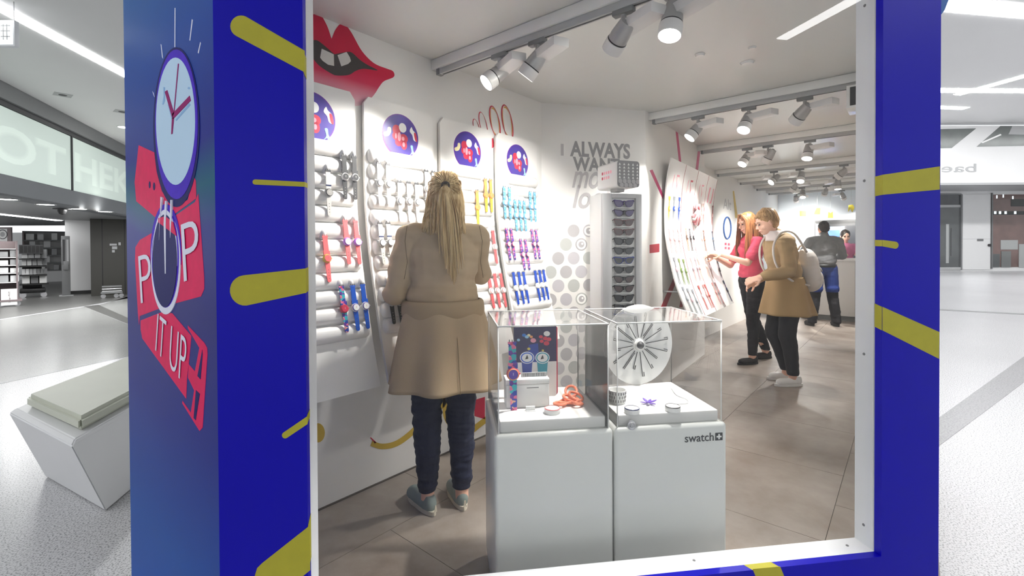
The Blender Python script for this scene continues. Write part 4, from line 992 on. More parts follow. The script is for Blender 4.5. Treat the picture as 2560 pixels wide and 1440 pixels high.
for k in range(4):
    e = empty('accessory_panel', (0, 0, 0), label=('white curved accessory panel nearest the sunglasses tower', 'white curved accessory panel with the pink scarf', 'white curved accessory panel touched by the girl in pink', 'white curved accessory panel farthest from the window')[k], cat='display panel', group='curved accessory panels')
    x0, x1 = PX[k] + .004, PX[k + 1] - .004; vs, fs = [], []; N = 36
    for i in range(N + 1):
        z = 2.13 - (2.13 - .64) * i / N
        for x, o in ((x0, -.006), (x1, -.006), (x1, .006), (x0, .006)): vs.append((x, py_(x, z) + o, z))
    for i in range(N):
        for c in range(4):
            a, b = 4 * i + c, 4 * i + (c + 1) % 4; fs.append((a, a + 4, b + 4, b))
    fs += [(0, 1, 2, 3), tuple(4 * N + c for c in (3, 2, 1, 0))]
    bm = bmesh.new(); m0 = mesh('sheet', vs, fs); bm.from_mesh(m0); bpy.data.meshes.remove(m0)
    link('sheet', auto_smooth(from_bm('sheet', bm), 40), e, 'panel_white')
    bm = bmesh.new(); tube_bm(bm, [(PX[k + 1], py_(PX[k + 1], z) - .002, z) for z in [2.13 - 1.49 * i / 24 for i in range(25)]], .006, 6); link('edge_trim', from_bm('trim', bm, True), e, 'trim_red')
    tube('support_rod', [(x0 + .05, py_(x0, .9) + .008, .9), (x0 + .05, 1.745 + .0865 * (x0 + .05 - 3.82), .9)], .008, 'silver', e)
    # header print
    M = panel_M((x0 + x1) / 2, 1.93)
    if k != 3:
        prism('cone_print', [(.02, .08), (.11, .085), (.05, -.06)], .0012, ('st_pink', 'st_red', 'st_pink')[k], e, M, .006); prism('cone_print', [(-.06, .06), (-.04, .08), (-.09, -.1)], .0012, 'st_pink', e, M, .006)
        prism('cone_print', [(.03, .06), (.1, .065), (.055, -.02)], .0022, 'pure_white', e, M, .006)
    else:
        prism('picture_print', spline([(-.05, .12), (.12, .16), (.13, .0), (.04, -.16), (-.1, -.14)], 4), .0012, 'st_pink', e, M, .006); prism('picture_print', spline([(-.02, .06), (.08, .1), (.06, -.05), (-.05, -.1)], 4), .0022, 'pure_white', e, M, .006)
    PAN.append(e)
for n_, c_ in (('s_rose', '#eec9cb'), ('s_green', '#7c9a52'), ('s_leaf', '#93a868'), ('s_mauve', '#cdb4bf'), ('s_brown', '#8a6a5c'), ('s_dark', '#453c42'), ('s_tan', '#d8a888'), ('s_red', '#c55652'), ('s_pale', '#ecd2c8'), ('s_teal', '#3f6a92'), ('s_navy', '#2a2f60'), ('s_blue', '#3a62c8'), ('s_yellow', '#eac24a'), ('s_slate', '#9aa0a8'), ('s_clay', '#d89a98')):
    mat(n_, c_, .4, var=.06, vscale=40)
def slim(M, m, m2, label):
    e = empty('slim_watch', (0, 0, 0)); e.matrix_world = M; tag(e, label, 'watch', 'slim watches on the accessory panels')
    T_ = lambda x, y, z: Matrix.Translation((x, y, z))
    put('strap_bow', SM.setdefault('bow', prism_me('bow', spline([(-.022, .118), (0, .108), (.022, .118), (.02, .085), (0, .078), (-.02, .085)], 3), .004)), m, e, T_(0, 0, .002))
    put('upper_strap', strap_me('slim_up', .009, .016, .075, .003, False, .085), m, e, T_(0, 0, .002))
    put('case', disc_me('slim_case', .024, .021, .01), m2, e, T_(0, 0, .002)); put('dial', disc_me('slim_dial', .012, .012, .001), 'pure_white', e, T_(0, .004, .0122))
    for sx in (-1, 1): put('strap_tail', strap_me('slim_tail', .008, .006, .125, .003, True), m, e, T_(sx * .011, -.015, .002) @ Matrix.Rotation(sx * .05, 4, 'Z'))
SL = [(0, 'top', [(1670, 522, 's_yellow', 's_yellow', 'yellow'), (1682, 522, 's_slate', 's_blue', 'white and blue'), (1695, 523, 's_blue', 's_blue', 'blue')]), (0, 'second', [(1673, 596, 's_rose', 's_rose', 'pale pink'), (1684, 598, 's_rose', 's_rose', 'pale pink'), (1696, 600, 's_rose', 's_rose', 'pale pink')]),
      (0, 'third', [(1689, 675, 's_slate', 's_mauve', 'grey and mauve'), (1701, 677, 's_leaf', 's_green', 'leaf green'), (1712, 678, 's_green', 's_green', 'dark green')]), (0, 'lowest', [(1715, 748, 's_slate', 's_slate', 'slate grey'), (1727, 751, 's_slate', 's_mauve', 'grey'), (1739, 753, 's_slate', 's_slate', 'dull grey')]),
      (1, 'second', [(1715, 594, 's_tan', 's_brown', 'tan and brown'), (1724, 595, 's_dark', 's_dark', 'dark brown'), (1733, 595, 's_mauve', 's_dark', 'mauve and black')]), (1, 'third', [(1731, 673, 's_rose', 's_mauve', 'pale rose'), (1741, 671, 's_mauve', 's_mauve', 'mauve'), (1751, 669, 's_pale', 's_rose', 'pale')]),
      (1, 'lowest', [(1754, 742, 's_red', 's_rose', 'red and rose'), (1765, 739, 's_clay', 's_clay', 'clay red'), (1775, 736, 's_red', 's_red', 'brick red')]),
      (2, 'top', [(1752, 535, 's_pale', 's_pale', 'cream'), (1760, 536, 's_pale', 's_rose', 'pale peach'), (1768, 537, 's_rose', 's_rose', 'peach')]), (2, 'second', [(1753, 598, 's_pale', 's_rose', 'pale sand'), (1761, 598, 's_tan', 's_tan', 'tan'), (1769, 598, 's_brown', 's_brown', 'brown')]),
      (2, 'third', [(1764, 667, 's_pale', 's_pale', 'pale sand'), (1774, 668, 's_brown', 's_mauve', 'brown')]), (2, 'lowest', [(1788, 732, 's_clay', 's_clay', 'clay pink'), (1797, 730, 's_mauve', 's_clay', 'dusty pink'), (1806, 728, 's_clay', 's_mauve', 'rosewood')]),
      (3, 'top', [(1780, 540, 's_rose', 's_rose', 'rose'), (1787, 541, 's_clay', 's_rose', 'coral'), (1795, 542, 's_red', 's_clay', 'red')]), (3, 'second', [(1781, 599, 's_teal', 's_teal', 'teal'), (1788, 600, 's_teal', 's_slate', 'sea blue'), (1796, 600, 's_slate', 's_slate', 'grey')]),
      (3, 'third', [(1798, 674, 's_slate', 's_dark', 'grey and black'), (1807, 674, 's_dark', 's_dark', 'black')]), (3, 'lowest', [(1817, 724, 's_navy', 's_navy', 'navy'), (1826, 722, 's_navy', 's_navy', 'dark navy'), (1834, 720, 's_navy', 's_dark', 'midnight blue')])]
for k, rw, items in SL:
    for i, (px, py, m, m2, nm) in enumerate(items):
        x, z = on_panel(px, py); x = min(max(x, PX[k] + .035), PX[k + 1] - .035)
        slim(panel_M(x, z) @ Matrix.Translation((0, 0, .007)), m, m2, 'slim %s watch on the %s accessory panel, %s row, %s from left' % (nm, ordw(k), rw, ordw(i)))
# pleated pink scarf pinned on the second panel
x, z = on_panel(1736, 532); M = panel_M(x, z) @ Matrix.Translation((0, 0, .01))
sc_ = empty('pink_scarf', (0, 0, 0), label='pleated pink and white scarf pinned on the second accessory panel', cat='scarf'); sc_.matrix_world = M
mat('scarf_pink', '#d79aa0', .6, var=.2, vscale=30); mat('scarf_rose', '#b5686e', .6, var=.2, vscale=30)
for i in range(9):
    a = -.95 + i * .2; L = .2 - .03 * abs(i - 4) / 4
    bm = bmesh.new(); tube_bm(bm, [(0, .05, .02), (math.sin(a) * L * .5, .05 - math.cos(a) * L * .5, .03 + .01 * (i % 2)), (math.sin(a) * L, .05 - math.cos(a) * L, .018)], [.008, .016, .02], 8)
    link('pleat', from_bm('pleat', bm, True), sc_, ('scarf_pink', 'pure_white', 'scarf_rose')[i % 3])
link('knot', lathe_me('knot', [(0, -.02), (.025, -.012), (.032, .004), (.022, .02), (0, .024)], 12, Matrix.Translation((0, .055, .026))), sc_, 'scarf_rose')
for sx in (-1, 1): prism('scarf_fold', spline([(0, .04), (sx * .05, .1), (sx * .085, .07), (sx * .06, .03)], 4), .014, 'scarf_pink', sc_, None, .016)

# ---------------------------------------------------------------- far end of the shop
ct = empty('counter', (0, 0, 0), label='white service counter at the back of the shop', cat='counter')
box('counter_body', (9.95, -.05, .1), (10.5, 1.52, 1.06), 'white_paint', ct, None, .004); box('plinth', (10.0, -.03, .007), (10.45, 1.5, .1), 'mid_grey', ct); box('counter_top', (9.9, -.06, 1.06), (10.55, 1.55, 1.1), 'white_gloss', ct, None, .004)
box('panel_joint', (9.948, .7, .1), (9.95, .704, 1.06), 'mid_grey', ct)
wB = Surf((XB - .001, 0, 0), (0, -1, 0))
mat('screen_blue', '#9cc6ee', .3, emit=.9, var=.25, vscale=2.2); mat('screen_dark', '#2b2d33', .3, var=.3, vscale=4); mat('screen_white', '#dff2fb', .3, emit=1.2)
sf = empty('video_wall', (0, 0, 0), label='wall screen with pale blue picture behind the counter', cat='screen')
def bq(name, x0, y0, x1, y1, m, d0, d1):
    a, b = wB.uv(x0, y1), wB.uv(x1, y0); return prism(name, [a, (b[0], a[1]), b, (a[0], b[1])], d1 - d0, m, sf, wB.M, d0)
bq('screen_frame', 2037, 546, 2200, 648, 'dark_grey', 0, .03); bq('screen', 2052, 566, 2112, 646, 'screen_blue', .03, .034); bq('light_strip', 2039, 558, 2047, 646, 'screen_white', .03, .034); bq('side_screen', 2116, 562, 2196, 646, 'screen_dark', .03, .034); bq('header_band', 2040, 550, 2196, 560, 'black', .03, .036)
bq('screen_picture', 2062, 575, 2100, 640, mat('screen_figure', '#4a6ad0', .3, emit=.5, var=.4, vscale=6), .034, .037)
mat('tag_yellow', '#d8c83c', .5, var=.1)
for i, (px, py, shp) in enumerate(((2007, 534, [(-.06, -.05), (.06, -.05), (.06, .05), (-.06, .05)]), (2043, 528, [(-.07, -.06), (.05, -.06), (.06, .06), (-.01, .06)]), (2076, 537, [(-.05, -.06), (.05, -.06), (.04, .06), (.0, .03), (-.04, .06)]), (2128, 522, [(-.06, -.06), (-.02, 0), (.02, -.07), (.06, .02), (.03, .08), (-.05, .07)]))):
    q = far(px, py, 9.0); e = empty('hanging_tag', q, label='yellow paper tag hanging from the ceiling, %s from the left' % ordw(i), cat='tag', group='yellow hanging tags'); Mt = Matrix.Rotation(YAW - math.pi / 2, 4, 'Z') @ Matrix.Rotation(math.pi / 2, 4, 'X')
    prism('paper', shp, .004, 'tag_yellow', e, Mt); tube('cord', [(0, 0, .05), (0, 0, ZC - q.z)], .0015, 'light_grey', e, 5)
# pictures on the far left wall
po = empty('wall_poster', (0, 0, 0), label='white poster with four red squares on the far wall', cat='poster')
def eq(name, pts, m, h, par): return wE.print(name, pts, m, par, h)
eq('sheet', [(1806, 602), (1834, 602), (1834, 662), (1806, 660)], 'pure_white', .003, po)
for px, py in ((1811, 607), (1819, 608), (1811, 617), (1819, 618)): eq('square', [(px, py), (px + 5, py), (px + 5, py + 6), (px, py + 6)], 'st_red', .004, po)
gp = empty('glasses_picture', (0, 0, 0), label='blue line drawing of glasses on the far wall', cat='picture')
for cx_, cy_ in ((1817, 570),):
    o = [(cx_ + 9 * math.cos(a), cy_ + 27 * math.sin(a)) for a in [2 * math.pi * i / 30 for i in range(31)]]
    bm = bmesh.new(); tube_bm(bm, [wE.M @ Vector((*wE.uv(*q), .008)) for q in o], .012, 6); link('ring', from_bm('ring', bm, True), gp, mat('line_blue', '#2f5fa8', .4, var=.2))
# box hung at the end of the second rail
pb = empty('ceiling_box', (3.93, .2, 0), label='white hanging box with dark opening at the end of the second rail', cat='box')
box('shell', (-.1, -.2, ZC - .25), (.12, .12, ZC - .1), 'white_gloss', pb, None, .004); box('opening', (-.104, -.02, ZC - .235), (-.1, .1, ZC - .115), 'dark_grey', pb)
# ceiling detectors and downlights
for i, (px, py) in enumerate(((1868, 156), (1750, 136), (1880, 118))):
    q = on_z(px, py, ZC); e = empty('ceiling_disc', q, label=('flat white round detector on the shop ceiling, largest of three', 'flat white round detector nearest the first rail', 'small flat white round detector below the mirrored strip')[i], cat='detector', group='ceiling detectors')
    r = (.04, .028, .022)[i]; link('plate', lathe_me('plate', [(0, -.012), (r * .8, -.012), (r, 0), (0, 0)], 24), e, 'white_gloss'); link('rim', lathe_me('rim', [(r, 0), (r * 1.08, 0), (r * 1.08, -.004), (r, -.004)], 24), e, 'white_paint')
# ---------------------------------------------------------------- bench in the hall
mat('bench_white', '#e9eaec', .4, var=.015, vscale=3); mat('cushion', '#cdd0c2', .45, var=.04, vscale=5, bump=.05, bscale=200)
dB = Vector((-.2, .98)); B = [Vector((-2.045, 2.354)), Vector((-2.71, 2.72))]; T_ = [Vector((-2.10, 2.235)), Vector((-2.895, 2.70))]
B += [B[1] + dB * 1.9, B[0] + dB * 1.9]; T_ += [T_[1] + dB * 2.0, T_[0] + dB * 2.0]
ZBn = .40
be_ = empty('bench', (0, 0, 0), label='white tapered bench with grey-green seat pad left of the blue corner', cat='bench')
vs = [W(p.x, p.y, .004) for p in B] + [W(p.x, p.y, ZBn - .02) for p in T_] + [W(p.x, p.y, ZBn) for p in [Vector((-2.12, 2.275)), Vector((-2.875, 2.72)), T_[2] + Vector((.02, -.02)), T_[3] + Vector((-.02, -.02))]]
fs = [(3, 2, 1, 0), (8, 9, 10, 11)] + [(i, (i + 1) % 4, 4 + (i + 1) % 4, 4 + i) for i in range(4)] + [(4 + i, 4 + (i + 1) % 4, 8 + (i + 1) % 4, 8 + i) for i in range(4)]
bm = bmesh.new(); m0 = mesh('bench_body', vs, fs); bm.from_mesh(m0); bpy.data.meshes.remove(m0); bmesh.ops.recalc_face_normals(bm, faces=bm.faces)
bmesh.ops.bevel(bm, geom=list(bm.edges), offset=.006, segments=2, affect='EDGES'); link('bench_body', auto_smooth(from_bm('bench_body', bm)), be_, 'bench_white')
cu = [Vector((-2.16, 2.345)), Vector((-2.83, 2.735)), T_[2] + Vector((.08, -.1)), T_[3] + Vector((-.06, -.1))]
bm = bmesh.new(); vb = [bm.verts.new(W(p.x, p.y, ZBn + .002)) for p in cu]; vt = [bm.verts.new(W(p.x, p.y, ZBn + .075)) for p in cu]
bm.faces.new(vb[::-1]); bm.faces.new(vt)
for i in range(4): bm.faces.new((vb[i], vb[(i + 1) % 4], vt[(i + 1) % 4], vt[i]))
bmesh.ops.recalc_face_normals(bm, faces=bm.faces)
bmesh.ops.bevel(bm, geom=list(bm.edges), offset=.02, segments=4, affect='EDGES')
link('seat_pad', auto_smooth(from_bm('seat_pad', bm), 50), be_, 'cushion')

# ---------------------------------------------------------------- pharmacy front on the left
fa, fb = Vector((-8.24, 7.6)), Vector((-10.2, 12.5)); fd = (fb - fa).normalized(); pa = fa - fd * 5; pe = fb + fd * 5
FS = Surf(W(pa.x, pa.y), W(fd.x, fd.y) - W(0, 0))            # u runs away from the viewer along the shop front
if FS.n.dot(RGT) < 0: FS = Surf(W(pe.x, pe.y), -(W(fd.x, fd.y)))
fl_L = (pe - pa).length
mat('glow_sign', '#c0cdc6', .5, emit=.2, var=.03, vscale=1); mat('glow_letter', '#cbd8d0', .5, emit=.225); mat('soffit', '#8f9193', .45, var=.03)
ff = empty('wall_shopfront', (0, 0, 0), label='grey pharmacy fascia with backlit glass sign band', cat='wall', kind='structure')
def fpx(px, py): return FS.uv(px, py)
zg0, zg1, zb0 = fpx(90, 455)[1], fpx(90, 300)[1], fpx(90, 503)[1]
box('fascia_lower', (0, zb0, -.3), (fl_L, zg0, 0), 'pharm_grey', ff, FS.M); box('fascia_upper', (0, zg1, -.3), (fl_L, zg1 + .09, .0), 'dark_grey', ff, FS.M); box('fascia_upper', (0, zg1 + .09, -.3), (fl_L, ZLOW - .001, .05), 'mid_grey', ff, FS.M); box('sign_back', (0, zg0, -.3), (fl_L, zg1, -.12), 'light_grey', ff, FS.M)
jx = sorted([fpx(181, 400)[0] + k * (fpx(181, 400)[0] - fpx(-150, 400)[0]) for k in range(-3, 4)])
sgn = 1 if fpx(300, 400)[0] > fpx(181, 400)[0] else -1
for k in range(len(jx) - 1):
    if jx[k + 1] < 0 or jx[k] > fl_L: continue
    box('sign_pane', (max(jx[k], 0) + .02, zg0 + .01, -.03), (min(jx[k + 1], fl_L) - .02, zg1 - .01, -.02), 'glow_sign', ff, FS.M); box('mullion', (jx[k] - .02, zg0, -.06), (jx[k] + .02, zg1, .005), 'dark_grey', ff, FS.M)
def soft_word(body, px0, px1, py0, py1):
    (a, z1), (b, _), (_, z0) = fpx(px0, (py0 + py1) / 2), fpx(px1, (py0 + py1) / 2), fpx((px0 + px1) / 2, py1)
    z0, z1 = zg0 + .22, zg1 - .3
    for i, of in enumerate((.05, .03, .01)):
        text('sign_letters', body, FS.M, min(a, b), z0, max(a, b), z1, ('glow_letter0', 'glow_letter1', 'glow_letter')[i], ff, .0005, -.0195 + i * .0006, bold=of)
mat('glow_letter0', '#c3d0c9', .5, emit=.206); mat('glow_letter1', '#c7d4cc', .5, emit=.215)
soft_word('APOT', -330, 168, 330, 430); soft_word('HEKE', 190, 352, 365, 440)
# soffit and back room
def fr(u, d): return FS.M @ Vector((u, 0, -d))
sp_ = slab('ceiling_shopfront', [fr(0, 0), fr(fl_L, 0), fr(fl_L + 6, 16), fr(0, 16)], zb0 + .002, zb0 + .04, 'soffit'); tag(sp_, 'grey soffit of the pharmacy entrance', 'ceiling', kind='structure')
sb = slab('wall_pharmacy_back', [far(-500, 620, 23.5), far(190, 620, 23.5), far(190, 620, 23.8), far(-500, 620, 23.8)], 0, zb0, 'hall_white'); tag(sb, 'white back wall of the pharmacy', 'wall', kind='structure')
strip_light(fr(4, 2.5), fr(13, 2.5), zb0, .16, 'added strip light brightening the pharmacy near the entrance'); strip_light(fr(5, 6), fr(15, 6), zb0, .16, 'added strip light brightening the pharmacy farther inside')  # both strips are added to brighten the pharmacy interior
def stand(px0, px1, pyb, dep):
    c = on_z((px0 + px1) / 2, pyb, 0.0); R = c.xy.length          # faces the viewer's side of the hall
    a, b = (ray(q, 620) for q in (px0, px1)); a, b = (Vector((v.x, v.y, 0)).normalized() * R for v in (a, b))
    return Surf(a, b - a), (b - a).length, dep
def wallbox(name, px0, px1, pyb, pyt, dep, m, label, kind='structure', cat='wall'):
    S, L, d = stand(px0, px1, pyb, dep); z = zat((px0 + px1) / 2, pyt, on_z((px0 + px1) / 2, pyb, 0)); o = box(name, (0, .002, -dep), (L, z, 0), m, None, S.M); tag(o, label, cat, kind=kind); return o, S, L, z
dk, Sd, Ld_, zd = wallbox('wall_anthracite', 226, 345, 738, 527, 1.2, 'anthracite', 'dark anthracite wall panels beside the pharmacy entrance')
for px in (256, 312): u = Sd.uv(px, 640)[0]; box('panel_joint', (u - .012, .02, 0), (u + .012, zd, .003), 'black', dk, Sd.M)
for j, (a, b) in enumerate((((274, 609), (292, 614)), ((296, 606), (302, 613)), ((280, 616), (293, 623)), ((280, 625), (287, 631)))):
    p, q = Sd.uv(*a), Sd.uv(*b); prism('small_sign', [p, (q[0], p[1]), q, (p[0], q[1])], .004, 'light_grey', dk, Sd.M)
# the white column between entrance and dark wall
wcO, Sc, Lc, zc2 = wallbox('wall_column', 163, 228, 735, 540, 1.0, 'hall_white', 'white square column in the pharmacy entrance', cat='column')
box('skirting', (0, .002, 0), (Lc, .1, .01), 'black', wcO, Sc.M)
for i, (px, py) in enumerate(((18, 498), (114, 511), (198, 522), (263, 529))):
    q = on_z(px, py, zb0); e = empty('downlight', q, label='round downlight in the pharmacy soffit, %s from the left' % ordw(i), cat='downlight', group='pharmacy downlights')
    la = bpy.data.lights.new('downlight_lamp', 'AREA'); la.shape = 'DISK'; la.size = .25; la.energy = 22; lo = bpy.data.objects.new('downlight_lamp', la); COL.objects.link(lo); lo.parent = e; lo.location = (0, 0, -.01)
    link('lens', lathe_me('dl', [(0, -.004), (.13, -.004), (.13, 0), (0, 0)], 20), e, 'lamp_glow'); link('rim', lathe_me('dlr', [(.13, -.008), (.16, -.008), (.16, 0), (.13, 0)], 20), e, 'light_grey')
q = on_z(155, 521, zb0); e = empty('dome_camera', q, label='black dome camera under the pharmacy soffit', cat='camera'); link('dome', lathe_me('dome', [(0, -.14), (.05, -.12), (.08, -.06), (.08, -.02), (0, -.02)], 18), e, 'black'); link('mount', lathe_me('mount', [(0, -.02), (.15, -.02), (.15, 0), (0, 0)], 18), e, 'dark_grey')
# lit rear shelving
S, L, _ = stand(56, 166, 705, .5); rs = empty('rear_shelf', (0, 0, 0), label='grey wall shelving with pale boxes at the back of the pharmacy', cat='shelf'); zt_ = zat(110, 578, on_z(110, 705, 0))
box('back_panel', (0, .002, -.42), (L, zt_, -.4), 'hall_white', rs, S.M); box('cornice', (0, zt_ - .06, -.4), (L, zt_, 0), 'mid_grey', rs, S.M); box('lower_cabinet', (0, .002, -.4), (L, .45, .02), 'hall_white', rs, S.M)
for px in (0.0, .99): box('upright', (L * px, .45, -.4), (L * px + .05, zt_, 0), 'stand_rose', rs, S.M)
for i in range(5):
    z = .45 + i * (zt_ - .55) / 5; box('shelf_board', (0, z, -.4), (L, z + .05, .03), 'mid_grey', rs, S.M)
    x = .1 + .1 * (i % 2); nb = 0
    while x < L - .35:
        w = random.uniform(.14, .26); h = random.uniform(.18, .28)
        o = box('medicine_box', (x, z + .052, -.33), (x + w, z + .052 + h, -.06), random.choice(('pure_white', 'hall_white', 'light_grey')), None, S.M); tag(o, 'pale medicine box on the %s rear pharmacy shelf, %s from the left' % (('lowest', 'second', 'third', 'fourth', 'top')[i], ordw(nb)), 'box', 'boxes on the rear pharmacy shelving'); nb += 1; x += w + random.uniform(.08, .3)
# black display rack on castors
def castor(p, r, par):
    link('castor', lathe_me('castor', [(0, -.02), (r, -.02), (r * 1.05, 0), (r, .02), (0, .02)], 14, Matrix.Translation((p[0], p[1], r)) @ Matrix.Rotation(math.pi / 2, 4, 'X')), par, 'silver')
S, L, _ = stand(47, 118, 744, .5); rk = empty('display_rack', (0, 0, 0), label='black wheeled display rack with leaflets in the pharmacy entrance', cat='rack'); zt_ = zat(82, 612, on_z(82, 744, 0)); k_ = zt_
box('back_panel', (.05, .2, -.55), (L * .8, zt_, -.5), 'black', rk, S.M)
box('base', (0, .13, -.6), (L * .92, .25, 0), 'black', rk, S.M, .02)
for i, (f, w) in enumerate(((.26, 1.04), (.43, .98), (.6, .95), (.74, .9))): box('shelf_board', (0, zt_ * f - .03, -.5), (L * w, zt_ * f, .02), 'black', rk, S.M)
box('bin', (0, zt_ * .83, -.5), (L * .86, zt_, .0), 'dark_grey', rk, S.M)
for i in range(6): box('bin_cell', (.02 + i * L * .14, zt_ * .85, 0), (.02 + i * L * .14 + L * .11, zt_ * .98, .01), 'black', rk, S.M)
for u in (.06, L * .85):
    p = S.M @ Vector((u, 0, -.05)); castor(p, .065, rk); p = S.M @ Vector((u, 0, -.52)); castor(p, .065, rk)
for i, (f, n_, tl) in enumerate(((.26, 3, .34), (.43, 7, .2), (.6, 5, .5), (.74, 4, .4))):
    for j in range(n_):
        x = .05 + j * L * .92 / n_; w = L * .8 / n_; h = (.3, .16, .34, .26)[i]
        M = S.M @ Matrix.Translation((x, zt_ * f + .002, -.16)) @ Matrix.Rotation(-tl, 4, 'X')
        o = box('leaflet_pack', (0, 0, 0), (w, h, .03), random.choice(('light_grey', 'pure_white', 'mid_grey', 'hall_white')), None, M); tag(o, 'grey leaflet pack on the %s shelf of the black display rack, %s from left' % (('lowest', 'second', 'third', 'upper')[i], ordw(j)), 'leaflet', 'leaflets on the black rack')
# rose grey rack with the percent sign
S, L, _ = stand(-46, 44, 768, .5); rr = empty('sale_rack', (0, 0, 0), label='rose-grey wheeled sale rack with a percent sign at the left edge', cat='rack'); zt_ = zat(20, 602, on_z(20, 768, 0))
box('side_panel', (L - .03, .15, -.6), (L, zt_, 0), 'stand_rose', rr, S.M); box('side_panel', (0, .15, -.6), (.03, zt_, 0), 'stand_rose', rr, S.M); box('back_panel', (.03, .15, -.6), (L - .03, zt_, -.57), 'stand_rose', rr, S.M)
for f in (.36, .5, .62, .74, .87): box('shelf_board', (.03, zt_ * f, -.56), (L - .03, zt_ * f + .02, .02), 'pure_white', rr, S.M)
box('base', (-.02, .12, -.62), (L + .06, .16, .05), 'stand_rose', rr, S.M)
zs0, zs1 = S.uv(20, 763)[1], S.uv(20, 722)[1]; sx0 = S.uv(2, 740)[0]
sg = box('sale_sign', (sx0, zs0, .02), (L - .02, zs1, .035), 'pure_white', rr, S.M); text('sign_lettering', '%', S.M, sx0 + .12, zs0 + .06, L - .13, zs1 - .06, 'stand_rose', sg, .003, .0355, bold=-.005)
for u in (.05, L - .02, L * .5): castor(S.M @ Vector((u, 0, -.05)), .06, rr)
for i, f in enumerate((.36, .5, .62, .74)):
    for j in range(3):
        x = .1 + j * L * .3; h = random.uniform(.1, .17); o = box('sale_pack', (x, zt_ * f + .022, -.4), (x + L * .25, zt_ * f + .022 + h, -.06), random.choice(('pure_white', 'light_grey', 'hall_white')), None, S.M, .01); tag(o, 'pale pack on the %s shelf of the sale rack, %s from left' % (('lowest', 'second', 'third', 'upper')[i], ordw(j)), 'pack', 'packs on the sale rack')
# security gate post, trolley stack, round picture
S, L, _ = stand(153, 175, 740, .3); g_ = empty('gate_post', (0, 0, 0), label='grey upright security gate post in the pharmacy entrance', cat='post'); zt_ = zat(164, 590, on_z(164, 740, 0))
box('post', (0, .02, -.16), (L, zt_, 0), 'mid_grey', g_, S.M, .01); box('foot', (-.06, .002, -.3), (L + .06, .02, .08), 'light_grey', g_, S.M); box('sensor_strip', (L * .15, .9, 0), (L * .4, zt_ - .1, .006), 'dark_grey', g_, S.M); box('sensor_strip', (L * .6, .9, 0), (L * .85, zt_ - .1, .006), 'light_grey', g_, S.M); box('card_reader', (L * .2, .75, 0), (L * .8, 1.0, .06), 'mid_grey', g_, S.M, .008)
S, L, _ = stand(250, 305, 745, .5); tr = empty('trolley', (0, 0, 0), label='flat grey trolley with stacked trays before the dark wall', cat='trolley'); zt_ = zat(277, 709, on_z(277, 741, 0))
box('deck', (0, .12, -.3), (L, .16, 0), 'mid_grey', tr, S.M, .01)
for i in range(3): box('tray', (L * .05, .165 + i * (zt_ - .17) / 3, -.28), (L * .97, .165 + (i + 1) * (zt_ - .17) / 3 - .03, -.02), ('light_grey', 'silver', 'mid_grey')[i], tr, S.M, .012)
for u in (.05, L * .7, L - .03): castor(S.M @ Vector((u, 0, -.06)), .055, tr)
pr = empty('round_picture', (0, 0, 0), label='white poster with dark ring on the left of the pharmacy', cat='picture'); S = Surf(far(20, 620, 15.5), RGT)
a, b = S.uv(-20, 612), S.uv(27, 568); box('board', (a[0], a[1], -.05), (b[0], b[1], 0), 'stand_rose', pr, S.M); c = S.uv(7, 586); rd = 12 * 15.5 / F_PX
prism('poster', [(a[0], a[1]), (b[0] - .12, a[1]), (b[0] - .12, b[1] - .05), (a[0], b[1] - .05)], .004, 'pure_white', pr, S.M); prism('ring', circ(*c, rd, rd, 24), .006, 'dark_grey', pr, S.M); prism('ring', circ(*c, rd * .85, rd * .85, 24), .008, 'pure_white', pr, S.M); prism('ring', circ(*c, rd * .5, rd * .5, 20), .01, 'light_grey', pr, S.M)
for e, z in ((rs, 0),): pass
# hanging exit sign at the upper left
es = empty('exit_sign', (0, 0, 0), label='lit white escape sign hanging at the upper left edge', cat='sign'); S = Surf(far(15, 80, 5.2), RGT)
a, b = S.uv(-70, 116), S.uv(36, 50); box('housing', (a[0], a[1], -.05), (b[0], b[1], 0), 'white_frame', es, S.M, .004); mat('sign_lit', '#f4fbff', .4, emit=1.1)
prism('sign_face', [(a[0] + .02, a[1] + .02), (b[0] - .02, a[1] + .02), (b[0] - .02, b[1] - .02), (a[0] + .02, b[1] - .02)], .002, 'sign_lit', es, S.M)
def sg_(x0, y0, x1, y1): p, q = S.uv(x0, y1), S.uv(x1, y0); prism('sign_mark', [p, (q[0], p[1]), q, (p[0], q[1])], .004, 'light_grey', es, S.M)
for y in (63, 76, 90): sg_(2, y, 26, y + 3)
for x in (8, 17): sg_(x, 60, x + 2, 100)
tube('hanger', [S.M @ Vector((b[0] - .03, b[1], -.025)), S.M @ Vector((b[0] - .03, ZLOW - EYE + EYE - (S.o.z), -.025))], .004, 'light_grey', es, 6)
for i, (px, py) in enumerate(((157, 237), (305, 279))):
    q = on_z(px, py, ZLOW); e = empty('sprinkler', q, label=('square recessed spotlight in the hall ceiling above the sign band', 'square recessed spotlight in the hall ceiling beside the blue corner')[i], cat='spotlight', group='recessed hall spotlights')
    box('plate', (-.12, -.12, -.006), (.12, .12, 0), 'light_grey', e); link('lens', lathe_me('lens', [(0, -.012), (.05, -.012), (.06, -.006), (0, -.006)], 14), e, 'dark_grey')
q = on_z(310, 318, ZLOW); e = empty('downlight', q, label='bright round downlight in the hall ceiling beside the blue corner', cat='downlight'); link('lens', lathe_me('dl', [(0, -.004), (.11, -.004), (.11, 0), (0, 0)], 20), e, 'lamp_glow'); link('rim', lathe_me('dlr', [(.11, -.008), (.13, -.008), (.13, 0), (.11, 0)], 20), e, 'white_frame')

